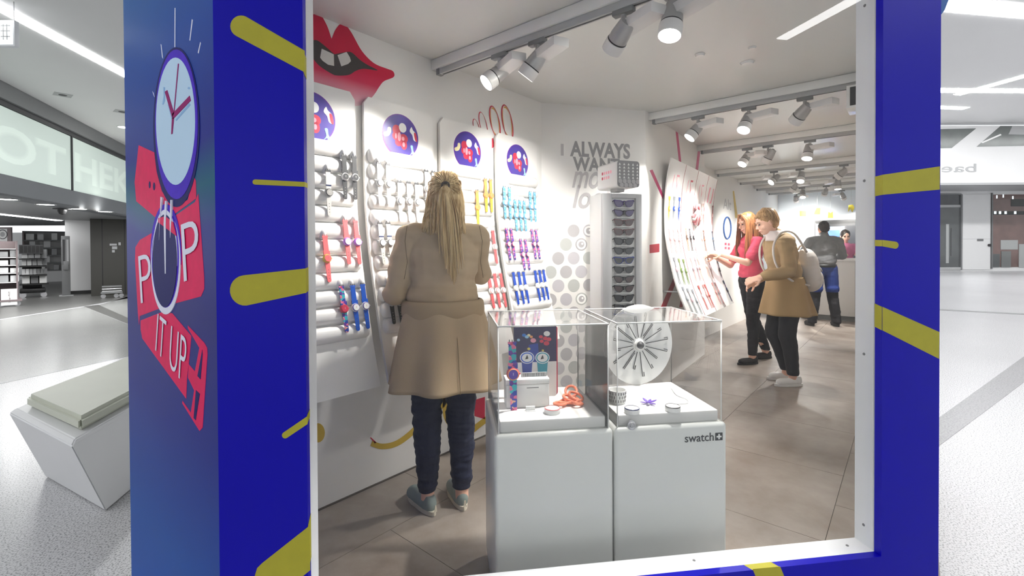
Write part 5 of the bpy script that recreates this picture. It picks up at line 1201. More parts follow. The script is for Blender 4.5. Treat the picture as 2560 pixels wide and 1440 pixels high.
# ---------------------------------------------------------------- shops on the far right
YR = 24.0; RS = Surf(far(2300, 620, YR), RGT); RB = Surf(far(2300, 620, 21.5), RGT)
def rz(S, px, py): return S.uv(px, py)
zf = RS.uv(2450, 679)[1] + 0; base = -RS.o.z
def rq(name, x0, y0, x1, y1, m, d0, d1, par, S=RS):
    a, b = S.uv(x0, y1), S.uv(x1, y0); return box(name, (a[0], max(a[1], -S.o.z + .002), d0), (b[0], b[1], d1), m, par, S.M)
wf = rq('wall_far_shops', 2250, 470, 2900, 700, 'hall_white', -.4, -.05, None); tag(wf, 'white far wall of the hall with shop windows', 'wall', kind='structure')
mat('shop_inside', '#5c5e60', .3, var=.35, vscale=1.2); mat('shop_rose', '#7a5f5b', .3, var=.45, vscale=1.5); mat('shop_glow', '#dfe9f2', .4, emit=.6)
w1 = empty('window_2', (0, 0, 0), label='grey shop window at the far right beside the blue pillar', cat='window', kind='structure')
rq('shop_back', 2250, 487, 2403, 673, 'shop_inside', -.05, -.04, w1); rq('window_frame', 2401, 485, 2405, 675, 'mid_grey', -.04, .02, w1); rq('window_head', 2250, 512, 2403, 519, 'light_grey', -.04, -.01, w1); rq('window_sill', 2250, 668, 2403, 675, 'light_grey', -.04, .02, w1); rq('window_frame', 2250, 484, 2403, 488, 'mid_grey', -.04, .02, w1)
rq('window_pane', 2250, 519, 2401, 668, 'window_glass', -.005, .0, w1); rq('window_print', 2366, 560, 2374, 658, 'light_grey', -.036, -.03, w1); rq('window_print', 2378, 570, 2380, 640, 'dark_grey', -.036, -.03, w1)
w2 = empty('window_3', (0, 0, 0), label='rose-brown lit shop window at the right edge', cat='window', kind='structure')
rq('shop_back', 2481, 484, 2900, 668, 'shop_rose', -.05, -.04, w2); rq('window_frame', 2478, 482, 2482, 672, 'mid_grey', -.04, .02, w2); rq('window_pane', 2482, 484, 2900, 668, 'window_glass', -.005, .0, w2); rq('dark_screen', 2529, 497, 2600, 516, 'black', -.04, -.02, w2); rq('dark_band', 2482, 526, 2900, 537, 'black', -.04, -.02, w2)
for x in (2486, 2498, 2512, 2536): rq('band_light', x, 528, x + 6, 535, 'shop_glow', -.02, -.018, w2)
rq('notice', 2503, 600, 2546, 624, 'light_grey', -.04, -.02, w2); rq('display_block', 2482, 635, 2500, 668, 'shop_inside', -.04, .0 - .006, w2); rq('display_block', 2504, 628, 2528, 668, 'mid_grey', -.04, -.006, w2); rq('display_block', 2548, 610, 2580, 668, 'light_grey', -.04, -.006, w2)
for x, y in ((2492, 488), (2532, 490), (2508, 486)): rq('shop_lamp', x, y, x + 3, y + 8, 'shop_glow', -.03, -.02, w2)
d1_ = empty('door_1', (0, 0, 0), label='white service door panel between the far shop windows', cat='door', kind='structure')
rq('door_leaf', 2407, 486, 2477, 674, 'hall_white', -.05, -.01, d1_); rq('door_plate', 2443, 597, 2459, 603, 'mid_grey', -.01, -.004, d1_); q = RS.uv(2473, 613); link('door_handle', lathe_me('dh', [(0, .05), (.07, .05), (.07, -.01), (0, -.01)], 14, RS.M @ Matrix.Translation((q[0], q[1], 0))), d1_, 'dark_grey'); rq('door_joint', 2407, 597, 2477, 598, 'light_grey', -.01, -.008, d1_)
# white bulkhead above with slanted glazing and sign
bk_ = rq('wall_bulkhead', 2200, 312, 2950, 458, 'hall_white', -.3, 0, None, RB); tag(bk_, 'white bulkhead with slanted windows above the far shops', 'wall', kind='structure')
mat('dark_glazing', '#6f7472', .2, var=.3, vscale=1.5)
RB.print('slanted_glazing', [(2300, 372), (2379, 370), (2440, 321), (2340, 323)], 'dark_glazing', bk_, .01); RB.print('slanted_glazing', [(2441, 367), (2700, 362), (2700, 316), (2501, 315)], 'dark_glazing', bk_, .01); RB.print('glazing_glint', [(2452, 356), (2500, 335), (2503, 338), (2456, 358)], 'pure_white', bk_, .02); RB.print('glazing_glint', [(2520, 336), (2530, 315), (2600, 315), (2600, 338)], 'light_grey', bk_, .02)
a, b = RB.uv(2440, 430), RB.uv(2318, 410)
text('sign_lettering', 'baeo', RB.M @ Matrix.Identity(4), a[0], a[1], b[0], b[1], 'light_grey', bk_, .02, .0, bold=.0)
so = slab('ceiling_far_soffit', [far(2200, 620, 21.5), far(2950, 620, 21.5), far(2950, 620, 24.1), far(2200, 620, 24.1)], RB.uv(2450, 462)[1] + RB.o.z, RB.uv(2450, 462)[1] + RB.o.z + .1, 'light_grey'); tag(so, 'grey soffit below the far bulkhead', 'ceiling', kind='structure')
# round blue sign behind the right pillar top
bs = empty('blue_sign', (0, 0, 0), label='blue rounded sign edge behind the top of the right pillar', cat='sign'); S = Surf(far(2350, 0, 1.75), RGT)
prism('sign_board', [S.uv(*p) for p in ((2348, -150), (2388, -150), (2383, -60), (2372, 0), (2362, 26), (2348, 42), (2330, 44), (2330, -150))], .03, mat('sign_blue', '#1f63b0', .4, var=.08), bs, S.M, -.03); box('sign_bracket', (S.uv(2330, -100)[0], S.uv(2330, -100)[1], -.06), (S.uv(2348, -100)[0], S.uv(2348, -110)[1], -.03), 'silver', bs, S.M)
# ---------------------------------------------------------------- people
mat('skin', '#e2a98c', .5, var=.04, vscale=14, bump=.03, bscale=120); mat('skin_fair', '#ecbda6', .5, var=.04, vscale=14, bump=.03, bscale=120)
mat('lip', '#b86a64', .45, var=.05); mat('eye_dark', '#2a2420', .2); mat('brow', '#8a6a4a', .7, var=.1)
mat('coat_beige', '#bfa888', .75, var=.05, vscale=9, bump=.12, bscale=400); mat('jeans_navy', '#1d2440', .8, var=.18, vscale=90, bump=.15, bscale=350)
mat('tee_pink', '#e0506e', .7, var=.05, vscale=12, bump=.08, bscale=300); mat('trouser_black', '#1b1a20', .8, var=.12, vscale=60, bump=.12, bscale=300)
mat('coat_brown', '#a88c62', .75, var=.08, vscale=9, bump=.12, bscale=350); mat('shirt_grey', '#7f8083', .75, var=.06, vscale=14, bump=.1, bscale=300)
mat('shoe_grey', '#8e9c98', .7, var=.06, vscale=60); mat('shoe_sole', '#d6cfbd', .6, var=.05); mat('shoe_white', '#ecebea', .55, var=.03); mat('shoe_black', '#1c1b1b', .6, var=.1); mat('shorts_blue', '#16327c', .75, var=.08, vscale=20)
def hair_mat(name, a, b):
    m = bpy.data.materials.new(name); m.use_nodes = True; nt = m.node_tree; p = nt.nodes['Principled BSDF']; p.inputs['Roughness'].default_value = .42
    tc = nt.nodes.new('ShaderNodeTexCoord'); mp = nt.nodes.new('ShaderNodeMapping'); mp.inputs['Scale'].default_value = (1, 1, .06)
    n = nt.nodes.new('ShaderNodeTexNoise'); n.inputs['Scale'].default_value = 70; n.inputs['Detail'].default_value = 4
    cr = nt.nodes.new('ShaderNodeValToRGB'); e = cr.color_ramp.elements; e[0].position = .34; e[0].color = (*lin(a), 1); e[1].position = .66; e[1].color = (*lin(b), 1)
    nt.links.new(tc.outputs['Object'], mp.inputs[0]); nt.links.new(mp.outputs[0], n.inputs['Vector']); nt.links.new(n.outputs['Fac'], cr.inputs[0]); nt.links.new(cr.outputs[0], p.inputs['Base Color']); MATS[name] = m
hair_mat('hair_blond', '#b08a54', '#f0d6a2'); hair_mat('hair_copper', '#7c4a2a', '#bb8254'); hair_mat('hair_sand', '#9a7448', '#cda878'); hair_mat('hair_dark', '#17120f', '#3a2e26')
V = Vector
def cap_bm(bm, a, ra, b, rb, seg=14):
    """closed tapered capsule"""
    a, b = V(a), V(b); ax = b - a; L = ax.length
    t = ax.normalized() if L > 1e-6 else V((0, 0, 1)); u = t.orthogonal().normalized(); w = t.cross(u)
    prof = [(ra * math.cos(q), -ra * math.sin(q)) for q in (1.2, .8, .4, 0)] + [(rb * math.cos(q), L + rb * math.sin(q)) for q in (0, .4, .8, 1.2)]
    rings = [[bm.verts.new(a + t * h + (u * math.cos(2 * math.pi * k / seg) + w * math.sin(2 * math.pi * k / seg)) * r) for k in range(seg)] for r, h in prof]
    p0, p1 = bm.verts.new(a - t * ra), bm.verts.new(b + t * rb)
    for r0, r1 in zip(rings, rings[1:]):
        for k in range(seg): bm.faces.new((r0[k], r0[(k + 1) % seg], r1[(k + 1) % seg], r1[k]))
    for k in range(seg):
        bm.faces.new((p0, rings[0][(k + 1) % seg], rings[0][k])); bm.faces.new((p1, rings[-1][k], rings[-1][(k + 1) % seg]))
def ell_bm(bm, c, r, rot=None):
    R = rot or Matrix.Identity(3); rr = bmesh.ops.create_uvsphere(bm, u_segments=20, v_segments=12, radius=1.0)
    for v in rr['verts']: v.co = V(c) + R @ V((v.co.x * r[0], v.co.y * r[1], v.co.z * r[2]))
def fuse(name, prims, voxel=.007, it=6, wrinkle=0.0, wscale=9.0, wdir_=(1, 1, 1), parent=None, m=None, clipz=None):
    """one continuous skin over a set of tapered limbs: voxel remesh, smoothing, cloth creases"""
    bm = bmesh.new()
    for q in prims:
        if q[0] == 'c': cap_bm(bm, *q[1:5])
        else: ell_bm(bm, *q[1:])
    me = from_bm(name, bm); o = bpy.data.objects.new(name, me); COL.objects.link(o)
    md = o.modifiers.new('r', 'REMESH'); md.mode = 'VOXEL'; md.voxel_size = voxel
    ms = o.modifiers.new('s', 'SMOOTH'); ms.factor = .5; ms.iterations = it
    dg = bpy.context.evaluated_depsgraph_get(); out = bpy.data.meshes.new_from_object(o.evaluated_get(dg))
    bpy.data.objects.remove(o); bpy.data.meshes.remove(me)
    if wrinkle:
        ns = [v.normal.copy() for v in out.vertices]
        for v, n in zip(out.vertices, ns):
            c = v.co; v.co = c + n * wrinkle * (noise.noise(V((c.x * wscale * wdir_[0], c.y * wscale * wdir_[1], c.z * wscale * wdir_[2]))) + .5 * noise.noise(V((c.x * 2.3 * wscale * wdir_[0] + 5, c.y * 2.3 * wscale * wdir_[1], c.z * 2.3 * wscale * wdir_[2]))))
    if clipz is not None:
        b2 = bmesh.new(); b2.from_mesh(out); bmesh.ops.bisect_plane(b2, geom=b2.verts[:] + b2.edges[:] + b2.faces[:], plane_co=(0, 0, clipz), plane_no=(0, 0, -1), clear_outer=True); b2.to_mesh(out); b2.free()
    out.materials.clear(); out.shade_smooth()
    return link(name, out, parent, m)
def loft(name, rings, parent, m, close=True, sub=1, thick=.004):
    """rings: lists of points of equal length, joined into a sheet of cloth"""
    n = len(rings[0]); vs = [p for r in rings for p in r]; fs = []
    for i in range(len(rings) - 1):
        for k in range(n if close else n - 1):
            j = (k + 1) % n; fs.append((i * n + k, i * n + j, (i + 1) * n + j, (i + 1) * n + k))
    me = mesh(name, vs, fs); o = link(name, me, parent, m, smooth=True)
    s = o.modifiers.new('s', 'SUBSURF'); s.levels = s.render_levels = sub
    so = o.modifiers.new('t', 'SOLIDIFY'); so.thickness = thick; so.offset = 0
    return o
def hand(w, d, n, curl=.5, side=1, s=1.0):
    """palm and five bent fingers; w wrist, d pointing direction, n palm-side normal"""
    w, d, n = V(w), V(d).normalized(), V(n); n = (n - d * n.dot(d)).normalized(); x = d.cross(n) * side; P = []
    for k in (-1, 0, 1): P.append(('c', w + x * .016 * k * s, .013 * s, w + d * .08 * s + x * .02 * k * s, .0115 * s))
    for k, L in ((-1.5, .058), (-.5, .075), (.5, .080), (1.5, .072)):
        p = w + d * .083 * s + x * .0195 * k * s; a = curl * .6; prev = p
        for j, f in enumerate((.42, .33, .25)):
            q = prev + (d * math.cos(a) + n * math.sin(a)) * L * f * s; P.append(('c', prev, (.0092 - .001 * j) * s, q, (.0086 - .001 * j) * s)); prev = q; a += curl
    p = w + d * .02 * s + x * .03 * s; q = p + (d * .6 + x * .65 + n * .45).normalized() * .038 * s; P.append(('c', p, .0125 * s, q, .0105 * s)); r = q + (d * .85 + x * .1 + n * .45).normalized() * .03 * s; P.append(('c', q, .0105 * s, r, .009 * s))
    return P
def head(c, fwd, up, s=1.0):
    """skull, jaw, nose, ears, neck stub; c is the head centre, eyes at half height"""
    f = V(fwd).normalized(); u = V(up); u = (u - f * u.dot(f)).normalized(); r = f.cross(u); R = Matrix((r, f, u)).transposed(); c = V(c)
    L = lambda x, y, z: c + R @ V((x, y, z)) * s
    P = [('e', L(0, -.012, .022), (.074 * s, .094 * s, .092 * s), R), ('e', L(0, .022, -.035), (.058 * s, .066 * s, .078 * s), R), ('e', L(0, .056, -.086), (.028 * s, .026 * s, .022 * s), R),
         ('c', L(0, .083, .008), .0075 * s, L(0, .107, -.026), .0105 * s), ('e', L(0, .098, -.03), (.016 * s, .01 * s, .008 * s), R), ('c', L(-.016, .085, -.062), .0085 * s, L(.016, .085, -.062), .0085 * s), ('c', L(-.03, .074, .026), .012 * s, L(.03, .074, .026), .012 * s)]
    for sx in (-1, 1): P += [('e', L(sx * .075, -.006, -.008), (.009 * s, .018 * s, .03 * s), R), ('e', L(sx * .04, .06, -.032), (.022 * s, .02 * s, .022 * s), R)]
    return P, L, R
def face(par, L, R, s=1.0, lip='lip'):
    for sx in (-1, 1):
        bm = bmesh.new(); ell_bm(bm, L(sx * .03, .082, .004), (.0135 * s, .007 * s, .0065 * s), R); link('eye', from_bm('eye', bm, True), par, 'eye_dark')
        bm = bmesh.new(); tube_bm(bm, [L(sx * .014, .0915, .024), L(sx * .03, .089, .030), L(sx * .048, .078, .024)], [.003 * s, .0035 * s, .002 * s], 6); link('eyebrow', from_bm('eyebrow', bm, True), par, 'brow')
    bm = bmesh.new(); tube_bm(bm, [L(-.022, .088, -.061), L(0, .0965, -.0595), L(.022, .088, -.061)], [.002 * s, .0055 * s, .002 * s], 6); link('mouth', from_bm('mouth', bm, True), par, lip)
def strands(name, paths, rad, parent, m, seg=5):
    bm = bmesh.new()
    for p in paths:
        q = spline(p, 4, closed=False); n = len(q); tube_bm(bm, q, [rad * (1 - .75 * (i / (n - 1)) ** 2) for i in range(n)], seg)
    return link(name, from_bm(name, bm, True), parent, m)
def shoe(par, heel, toe, m, sole, w=.046, h=.075, name='shoe', opening=True):
    heel, toe = V(heel), V(toe); d = (toe - heel); L = d.length; d.normalize(); z = V((0, 0, 1)); x = d.cross(z)
    P = lambda t, s_, h_: heel + d * (t * L) + x * s_ + z * h_
    s_ = fuse(name, [('e', P(.22, 0, .045), (w * .82, w * .82, .05)), ('e', P(.12, 0, .05), (w * .7, w * .72, .05)), ('c', P(.2, 0, .04), w * .82, P(.75, 0, .033), w * .95), ('e', P(.8, .0, .034), (w * .95, w * 1.0, .034))], .005, 8, 0, 9, (1, 1, 1), par, m, None)
    for v in s_.data.vertices:
        if v.co.z < heel.z + .014: v.co.z = heel.z + .014
        t = (v.co - heel).dot(d) / L
        if v.co.z > heel.z + h * (1.05 - .35 * max(0, t - .25)): v.co.z = heel.z + h * (1.05 - .35 * max(0, t - .25))
    so = [P(.5 + .54 * math.cos(a), (w * (.98 - .12 * (math.cos(a) < 0))) * math.sin(a), 0) for a in [2 * math.pi * i / 24 for i in range(24)]]
    bm = bmesh.new(); vb = [bm.verts.new(p + z * .001) for p in so]; vt = [bm.verts.new(heel + (p - heel) * 1.0 + z * .022) for p in so]; bm.faces.new(vb[::-1]); bm.faces.new(vt)
    for i in range(24): bm.faces.new((vb[i], vb[(i + 1) % 24], vt[(i + 1) % 24], vt[i]))
    link('sole', auto_smooth(from_bm('sole', bm), 40), s_, sole)
    return s_
def person(loc, heading, label):
    e = empty('person', (loc[0], loc[1], .007), heading - math.pi / 2, label=label, cat='person'); return e
def ringz(z, rx, ry, cx=0.0, cy=0.0, n=40, fold=0.0, nf=9, ph=0.0):
    return [V((cx + (rx + fold * math.sin(nf * a + ph)) * math.cos(a), cy + (ry + fold * math.sin(nf * a + ph)) * math.sin(a), z)) for a in [2 * math.pi * i / n for i in range(n)]]
def legs(hipz, hx, kn, an, r=(.088, .062, .056, .042), s=1.0):
    P = []
    for sx, k, a in ((-1, kn[0], an[0]), (1, kn[1], an[1])):
        hp = V((sx * hx, 0, hipz)); k, a = V(k), V(a); c = k.lerp(a, .3) + V((0, -.012, 0))
        P += [('c', hp, r[0], k, r[1]), ('c', k, r[1], c, r[2] * 1.05), ('c', c, r[2] * 1.05, a, r[3])]
    return P

# --- woman in the beige trench coat, seen from behind
p1 = on_z(1112, 1270, 0); W1 = person(p1, math.radians(52), 'blond woman in beige trench coat and navy jeans facing the watch boards')
kn, an = (V((-.085, .02, .47)), V((.085, .02, .47))), (V((-.085, -.01, .09)), V((.085, -.01, .09)))
hp, Lh, Rh = head((0.015, .02, 1.565), (.1, 1, -.12), (0, .1, 1))
aL, aR = V((-.168, -.01, 1.355)), V((.172, .0, 1.36)); eL, eR = V((-.235, .02, 1.085)), V((.205, .14, 1.17)); hL, hR = V((-.12, .19, 1.12)), V((.07, .23, 1.22))
body = [('c', (0, 0, 1.42), .055, (0.012, .01, 1.5), .052), ('e', (0, 0, 1.25), (.16, .1, .2)), ('e', (0, 0, 1.0), (.155, .105, .16)), ('c', (-.14, 0, 1.36), .06, (.14, 0, 1.36), .06)] + hp
for a, e_, h in ((aL, eL, hL), (aR, eR, hR)): body += [('c', a, .05, e_, .04), ('c', e_, .04, h, .028)]
body += hand(hL, (.6, .75, .15), (0.2, 0, -1), .5, 1) + hand(hR, (-.6, .75, .1), (-.2, 0, -1), .5, -1)
body += legs(.9, .085, kn, an, (.08, .054, .046, .034)) + [('c', a + V((0, -.005, 0)), .034, a + V((0, -.01, -.03)), .034) for a in an] + [('c', a + V((0, -.01, -.04)), .034, a + V((sx_ * .02, .12, -.055)), .026) for a, sx_ in zip(an, (-1, 1))]
b1 = fuse('body', body, .006, 5, parent=W1, m='skin_fair'); face(W1, Lh, Rh)
fuse('jeans', legs(.92, .088, (kn[0] + V((0, 0, 0)), kn[1]), (an[0] + V((0, 0, .035)), an[1] + V((0, 0, .035))), (.1, .074, .066, .05)) + [('e', (0, 0, .95), (.17, .115, .12))], .006, 4, .009, 18, (.5, .5, 1.6), W1, 'jeans_navy', .1)
coat = [('e', (0, -.01, 1.25), (.178, .125, .22)), ('e', (0, -.005, 1.06), (.178, .125, .17)), ('c', (-.135, -.01, 1.36), .072, (.135, -.01, 1.36), .072), ('c', (0, 0, 1.41), .072, (0, .005, 1.45), .064)]
for a, e_, h in ((aL, eL, hL), (aR, eR, hR)): coat += [('c', a, .068, a.lerp(e_, .5), .062), ('c', a.lerp(e_, .5), .062, e_, .058), ('c', e_, .062, e_.lerp(h, .5), .055)]
ct_ = fuse('coat', coat, .007, 5, .012, 9, (.7, .7, 1.5), W1, 'coat_beige', .985)
rs_ = []
for i in range(13):
    t = i / 12; z = 1.03 - t * .40; f = .003 + .022 * t
    rs_.append(ringz(z, .185 + .085 * t ** .8, .128 + .085 * t ** .8, 0.0, -.005 - .02 * t, 56, f, 7, 1.3))
loft('coat_skirt', rs_, W1, 'coat_beige', True, 1, .006)
loft('belt', [ringz(z, .192 + o, .135 + o, 0, -.005, 40, .002, 5) for z, o in ((1.048, -.006), (1.044, .010), (1.0, .013), (.968, .011), (.962, -.004))], W1, mat('belt_beige', '#b39c7c', .75, var=.05, vscale=9, bump=.12, bscale=400), True, 1, .008)
loft('collar', [ringz(z, rx, ry, 0.0, cy, 36, .002, 5) for z, rx, ry, cy in ((1.40, .115, .085, .0), (1.43, .092, .078, .0), (1.455, .075, .07, .005), (1.47, .072, .07, .008))], W1, 'coat_beige', True, 1, .006)
bm = bmesh.new(); tube_bm(bm, [V((0.06, -.222, .63)), V((.055, -.185, .82)), V((.05, -.145, .95))], .0016, 5); link('seam', from_bm('seam', bm), W1, mat('seam', '#7c6a4e', .8))
for sx in (-1, 1): tube('seam', [V((sx * .175, -.07, 1.415)), V((sx * .185, -.098, 1.34)), V((sx * .175, -.1, 1.24)), V((sx * .19, -.085, 1.16))], .0016, 'seam', W1, 5)
for e_, h in ((eL, hL), (eR, hR)):
    q = e_.lerp(h, .46); d = (h - e_).normalized(); u = d.orthogonal().normalized(); w = d.cross(u)
    loft('cuff', [[q + d * o + (u * math.cos(a) + w * math.sin(a)) * r for a in [2 * math.pi * i / 20 for i in range(20)]] for o, r in ((-.03, .06), (0, .064), (.035, .063), (.038, .055))], W1, 'coat_beige', True, 1, .004)
# hair: cap, swept strands, ponytail and loose lower hair
cpm, _, _ = head((0.015, .02, 1.565), (.1, 1, -.12), (0, .1, 1)); hc = fuse('hair', [('e', Lh(0, -.022, .028), (.083, .096, .1), Rh), ('e', Lh(0, -.055, -.01), (.078, .06, .09), Rh)], .006, 4, .004, 22, (1, 1, .3), W1, 'hair_blond')
tie = Lh(.004, -.128, .03); S_ = []
for i in range(150):
    a = random.uniform(-1.5, 1.5); el = random.uniform(-.5, 1.35)
    st = Lh(.083 * math.sin(a) * math.cos(el * .8) * 1.02, -.022 + .098 * math.cos(a) * (.35 if el > .9 else .1) + random.uniform(-.02, .03), .03 + .099 * math.sin(el))
    mid = (st + tie) / 2; c0 = Lh(0, -.02, .02); mid = c0 + (mid - c0).normalized() * (.104 + .006 * random.random()); S_.append([st, mid, tie + V((random.uniform(-.012, .012), .01, random.uniform(-.012, .012)))])
strands('hair_strand', S_, .0034, W1, 'hair_blond')
S_ = []
for i in range(150):
    x = random.gauss(0, 1); t = random.random(); end = V((.02 + .028 * x + .02 * t, -.155 - .02 * t, 1.30 - .15 * t + .05 * abs(x) - .02)); S_.append([tie, tie + V((.012 * x, -.04, -.035)), V((.02 + .024 * x, -.158 + random.uniform(-.012, .016), 1.46)), end])
strands('ponytail', S_, .0042, W1, 'hair_blond')
S_ = []
for i in range(170):
    a = random.uniform(-1.9, 1.9); r0 = .085; st = Lh(math.sin(a) * .082, -.03 - .075 * math.cos(a), random.uniform(-.03, .03)); ex = math.sin(a) * (.084 + .02 * random.random()); S_.append([st, st + V((math.sin(a) * .012, -.016 * math.cos(a), -.07)), V((ex, -.06 - .07 * math.cos(a) + random.uniform(-.01, .01), 1.45 - .03 * random.random())), V((ex * 1.05, -.075 - .06 * math.cos(a) * random.uniform(.6, 1), 1.415 - .05 * random.random())) ])
strands('loose_hair', S_, .0044, W1, 'hair_blond')
link('hair_tie', lathe_me('tie', [(.014, -.008), (.021, -.004), (.021, .006), (.013, .009)], 16, Matrix.Translation(tie + V((0, -.012, -.004))) @ Matrix.Rotation(1.2, 4, 'X')), W1, mat('tie_brown', '#3a2620', .8, var=.1))
for (hx_, hy_, tx_, ty_) in ((-.06, -.07, -.17, .16), (.09, -.055, .05, .19)): 
    s_ = shoe(W1, (hx_, hy_, 0), (tx_, ty_, 0), 'shoe_grey', 'shoe_sole', .045, .082)
    d = (V((tx_, ty_, 0)) - V((hx_, hy_, 0))).normalized(); q = V((hx_, hy_, .045)) - d * .003; prism('heel_mark', [(-.008, -.016), (-.003, -.016), (0, -.006), (.003, -.016), (.008, -.016), (.003, .016), (-.003, .016)], .002, 'shoe_sole', s_, frame(q - d * .02 + V((0, 0, 0)), V((d.y, -d.x, 0)), V((0, 0, 1))))

# --- girl in the pink shirt, profile to the left
lab2 = 'long-haired girl in pink shirt and black trousers reaching to the panels'
p2 = on_z(1878, 905, 0); W2 = person(p2, math.atan2(.7655, -.6435) + .12, lab2)
kn, an = (V((-.1, .05, .47)), V((.1, -.08, .48))), (V((-.11, .06, .09)), V((.12, -.26, .09)))
hp, Lh, Rh = head((0, .05, 1.575), (-.05, 1, -.32), (0, .3, 1), 1.0)
aL, aR = V((-.16, .02, 1.355)), V((.16, .0, 1.355)); eL, eR = V((-.19, .17, 1.13)), V((.2, .13, 1.09)); hL, hR = V((-.06, .40, 1.22)), V((.02, .42, 1.19))
body = [('c', (0, .0, 1.40), .05, (0, .025, 1.49), .047), ('e', (0, 0, 1.26), (.14, .095, .17)), ('e', (0, 0, 1.02), (.145, .1, .15)), ('c', (-.12, .01, 1.35), .052, (.12, .01, 1.35), .052)] + hp
for a, e_, h in ((aL, eL, hL), (aR, eR, hR)): body += [('c', a, .046, e_, .037), ('c', e_, .038, h, .025)]
body += hand(hL, (.25, .8, .25), (.6, 0, -.6), .55, 1) + hand(hR, (-.1, .9, .2), (-.6, 0, -.6), .5, -1)
body += legs(.9, .08, kn, an, (.08, .056, .05, .04)) + [('c', a, .036, a + V((0, 0, -.03)), .034) for a in an] + [('c', a + V((0, 0, -.045)), .032, a + V((0, .13, -.055)), .024) for a in an]
fuse('body', body, .0055, 4, parent=W2, m='skin_fair'); face(W2, Lh, Rh)
fuse('trousers', legs(.92, .082, kn, (an[0] + V((0, 0, .03)), an[1] + V((0, 0, .03))), (.094, .068, .06, .05)) + [('e', (0, 0, .95), (.155, .112, .11))], .007, 5, .006, 15, (.5, .5, 1.5), W2, 'trouser_black', .1)
tee = [('e', (0, .005, 1.27), (.158, .112, .19)), ('e', (0, .03, 1.27), (.12, .11, .1)), ('e', (0, .0, 1.08), (.150, .112, .17)), ('e', (0, 0, 1.0), (.162, .122, .1)), ('c', (-.125, .01, 1.355), .066, (.125, .01, 1.355), .066)]
for a, e_ in ((aL, eL), (aR, eR)): tee += [('c', a, .064, a.lerp(e_, .72), .058)]
fuse('t_shirt', tee, .006, 4, .007, 12, (.6, .6, 1.6), W2, 'tee_pink', .93)
fuse('hair', [('e', Lh(0, -.02, .028), (.084, .099, .098), Rh), ('e', Lh(0, -.05, -.03), (.08, .065, .1), Rh)], .006, 4, .004, 22, (1, 1, .3), W2, 'hair_copper')
S_ = []
for i in range(320):
    sx = random.choice((-1, 1)); a = random.uniform(-.55, 2.6); top = Lh(sx * random.uniform(.0, .03), .06 - .13 * max(0, a) / 2.6, .118 - .02 * max(0, a)); sd = Lh(sx * .086 * abs(math.cos(a * .55 - .3)), .055 - .062 * (a + .3), .0 + random.uniform(-.02, .03))
    end = V((sd.x * 1.15, sd.y - .02 + random.uniform(-.03, .03) + (.03 if a < .4 else -.04), 1.30 - .14 * random.random())); S_.append([top, sd, sd.lerp(end, .55) + V((sx * .008, 0, 0)), end])
strands('long_hair', S_, .0055, W2, 'hair_copper')
shoe(W2, (-.11, -.0, 0), (-.13, .24, 0), 'shoe_black', 'shoe_black', .042, .08); shoe(W2, (.12, -.33, 0), (.10, -.09, 0), 'shoe_black', 'shoe_black', .042, .08)

# --- woman passing with a white backpack, leaning forward
p3 = on_z(1968, 958, 0); W3 = person(p3, math.atan2(.7655, -.6435) - .05, 'short-haired person in brown coat and white sneakers, leaning forward beside the girl')
kn, an = (V((-.09, .05, .47)), V((.09, .09, .47))), (V((-.1, .0, .09)), V((.1, -.04, .09)))
hp, Lh, Rh = head((0, .2, 1.54), (-.02, 1, -.42), (0, .42, 1), 1.0)
aL, aR = V((-.17, .1, 1.34)), V((.17, .08, 1.34)); eL, eR = V((-.23, .10, 1.08)), V((.24, .0, 1.06)); hL, hR = V((-.15, .32, 1.02)), V((.16, .22, .95))
body = [('c', (0, .09, 1.385), .052, (0, .15, 1.46), .048), ('e', (0, .06, 1.25), (.15, .1, .18)), ('e', (0, .02, 1.02), (.15, .1, .15)), ('c', (-.13, .09, 1.34), .055, (.13, .09, 1.34), .055)] + hp
for a, e_, h in ((aL, eL, hL), (aR, eR, hR)): body += [('c', a, .046, e_, .038), ('c', e_, .038, h, .026)]
body += hand(hL, (.3, .8, -.3), (.6, 0, -.4), .45, 1) + hand(hR, (-.2, .85, -.3), (-.6, 0, -.4), .45, -1) + legs(.9, .085, kn, an, (.08, .054, .044, .034)) + [('c', a, .036, a + V((0, 0, -.03)), .034) for a in an] + [('c', a + V((0, 0, -.045)), .032, a + V((0, .13, -.055)), .024) for a in an]
fuse('body', body, .006, 4, parent=W3, m='skin_fair'); face(W3, Lh, Rh)
fuse('trousers', legs(.92, .088, kn, (an[0] + V((0, 0, .03)), an[1] + V((0, 0, .03))), (.1, .076, .066, .053)) + [('e', (0, .0, .95), (.16, .112, .11))], .007, 4, .004, 14, (.5, .5, 1.4), W3, 'trouser_black', .1)
coat = [('e', (0, .06, 1.25), (.18, .135, .2)), ('e', (0, .02, 1.05), (.178, .135, .17)), ('c', (-.14, .08, 1.35), .076, (.14, .08, 1.35), .076), ('c', (0, .08, 1.38), .072, (0, .11, 1.42), .066)]
for a, e_, h in ((aL, eL, hL), (aR, eR, hR)): coat += [('c', a, .074, e_, .06), ('c', e_, .06, e_.lerp(h, .8), .05)]
fuse('coat', coat, .007, 5, .011, 9, (.7, .7, 1.4), W3, 'coat_brown', .97)
loft('coat_skirt', [ringz(1.02 - .36 * t, .18 + .06 * t, .14 + .09 * t, 0, .02 - .02 * t, 48, .003 + .016 * t, 6, .6) for t in [i / 10 for i in range(11)]], W3, 'coat_brown', True, 1, .006)
loft('scarf', [ringz(z, rx, ry, 0, cy, 30, .004, 5) for z, rx, ry, cy in ((1.36, .12, .1, .09), (1.4, .098, .088, .1), (1.44, .078, .075, .12), (1.455, .07, .07, .13))], W3, mat('scarf_pale', '#e6dcdc', .8, var=.04), True, 1, .01)
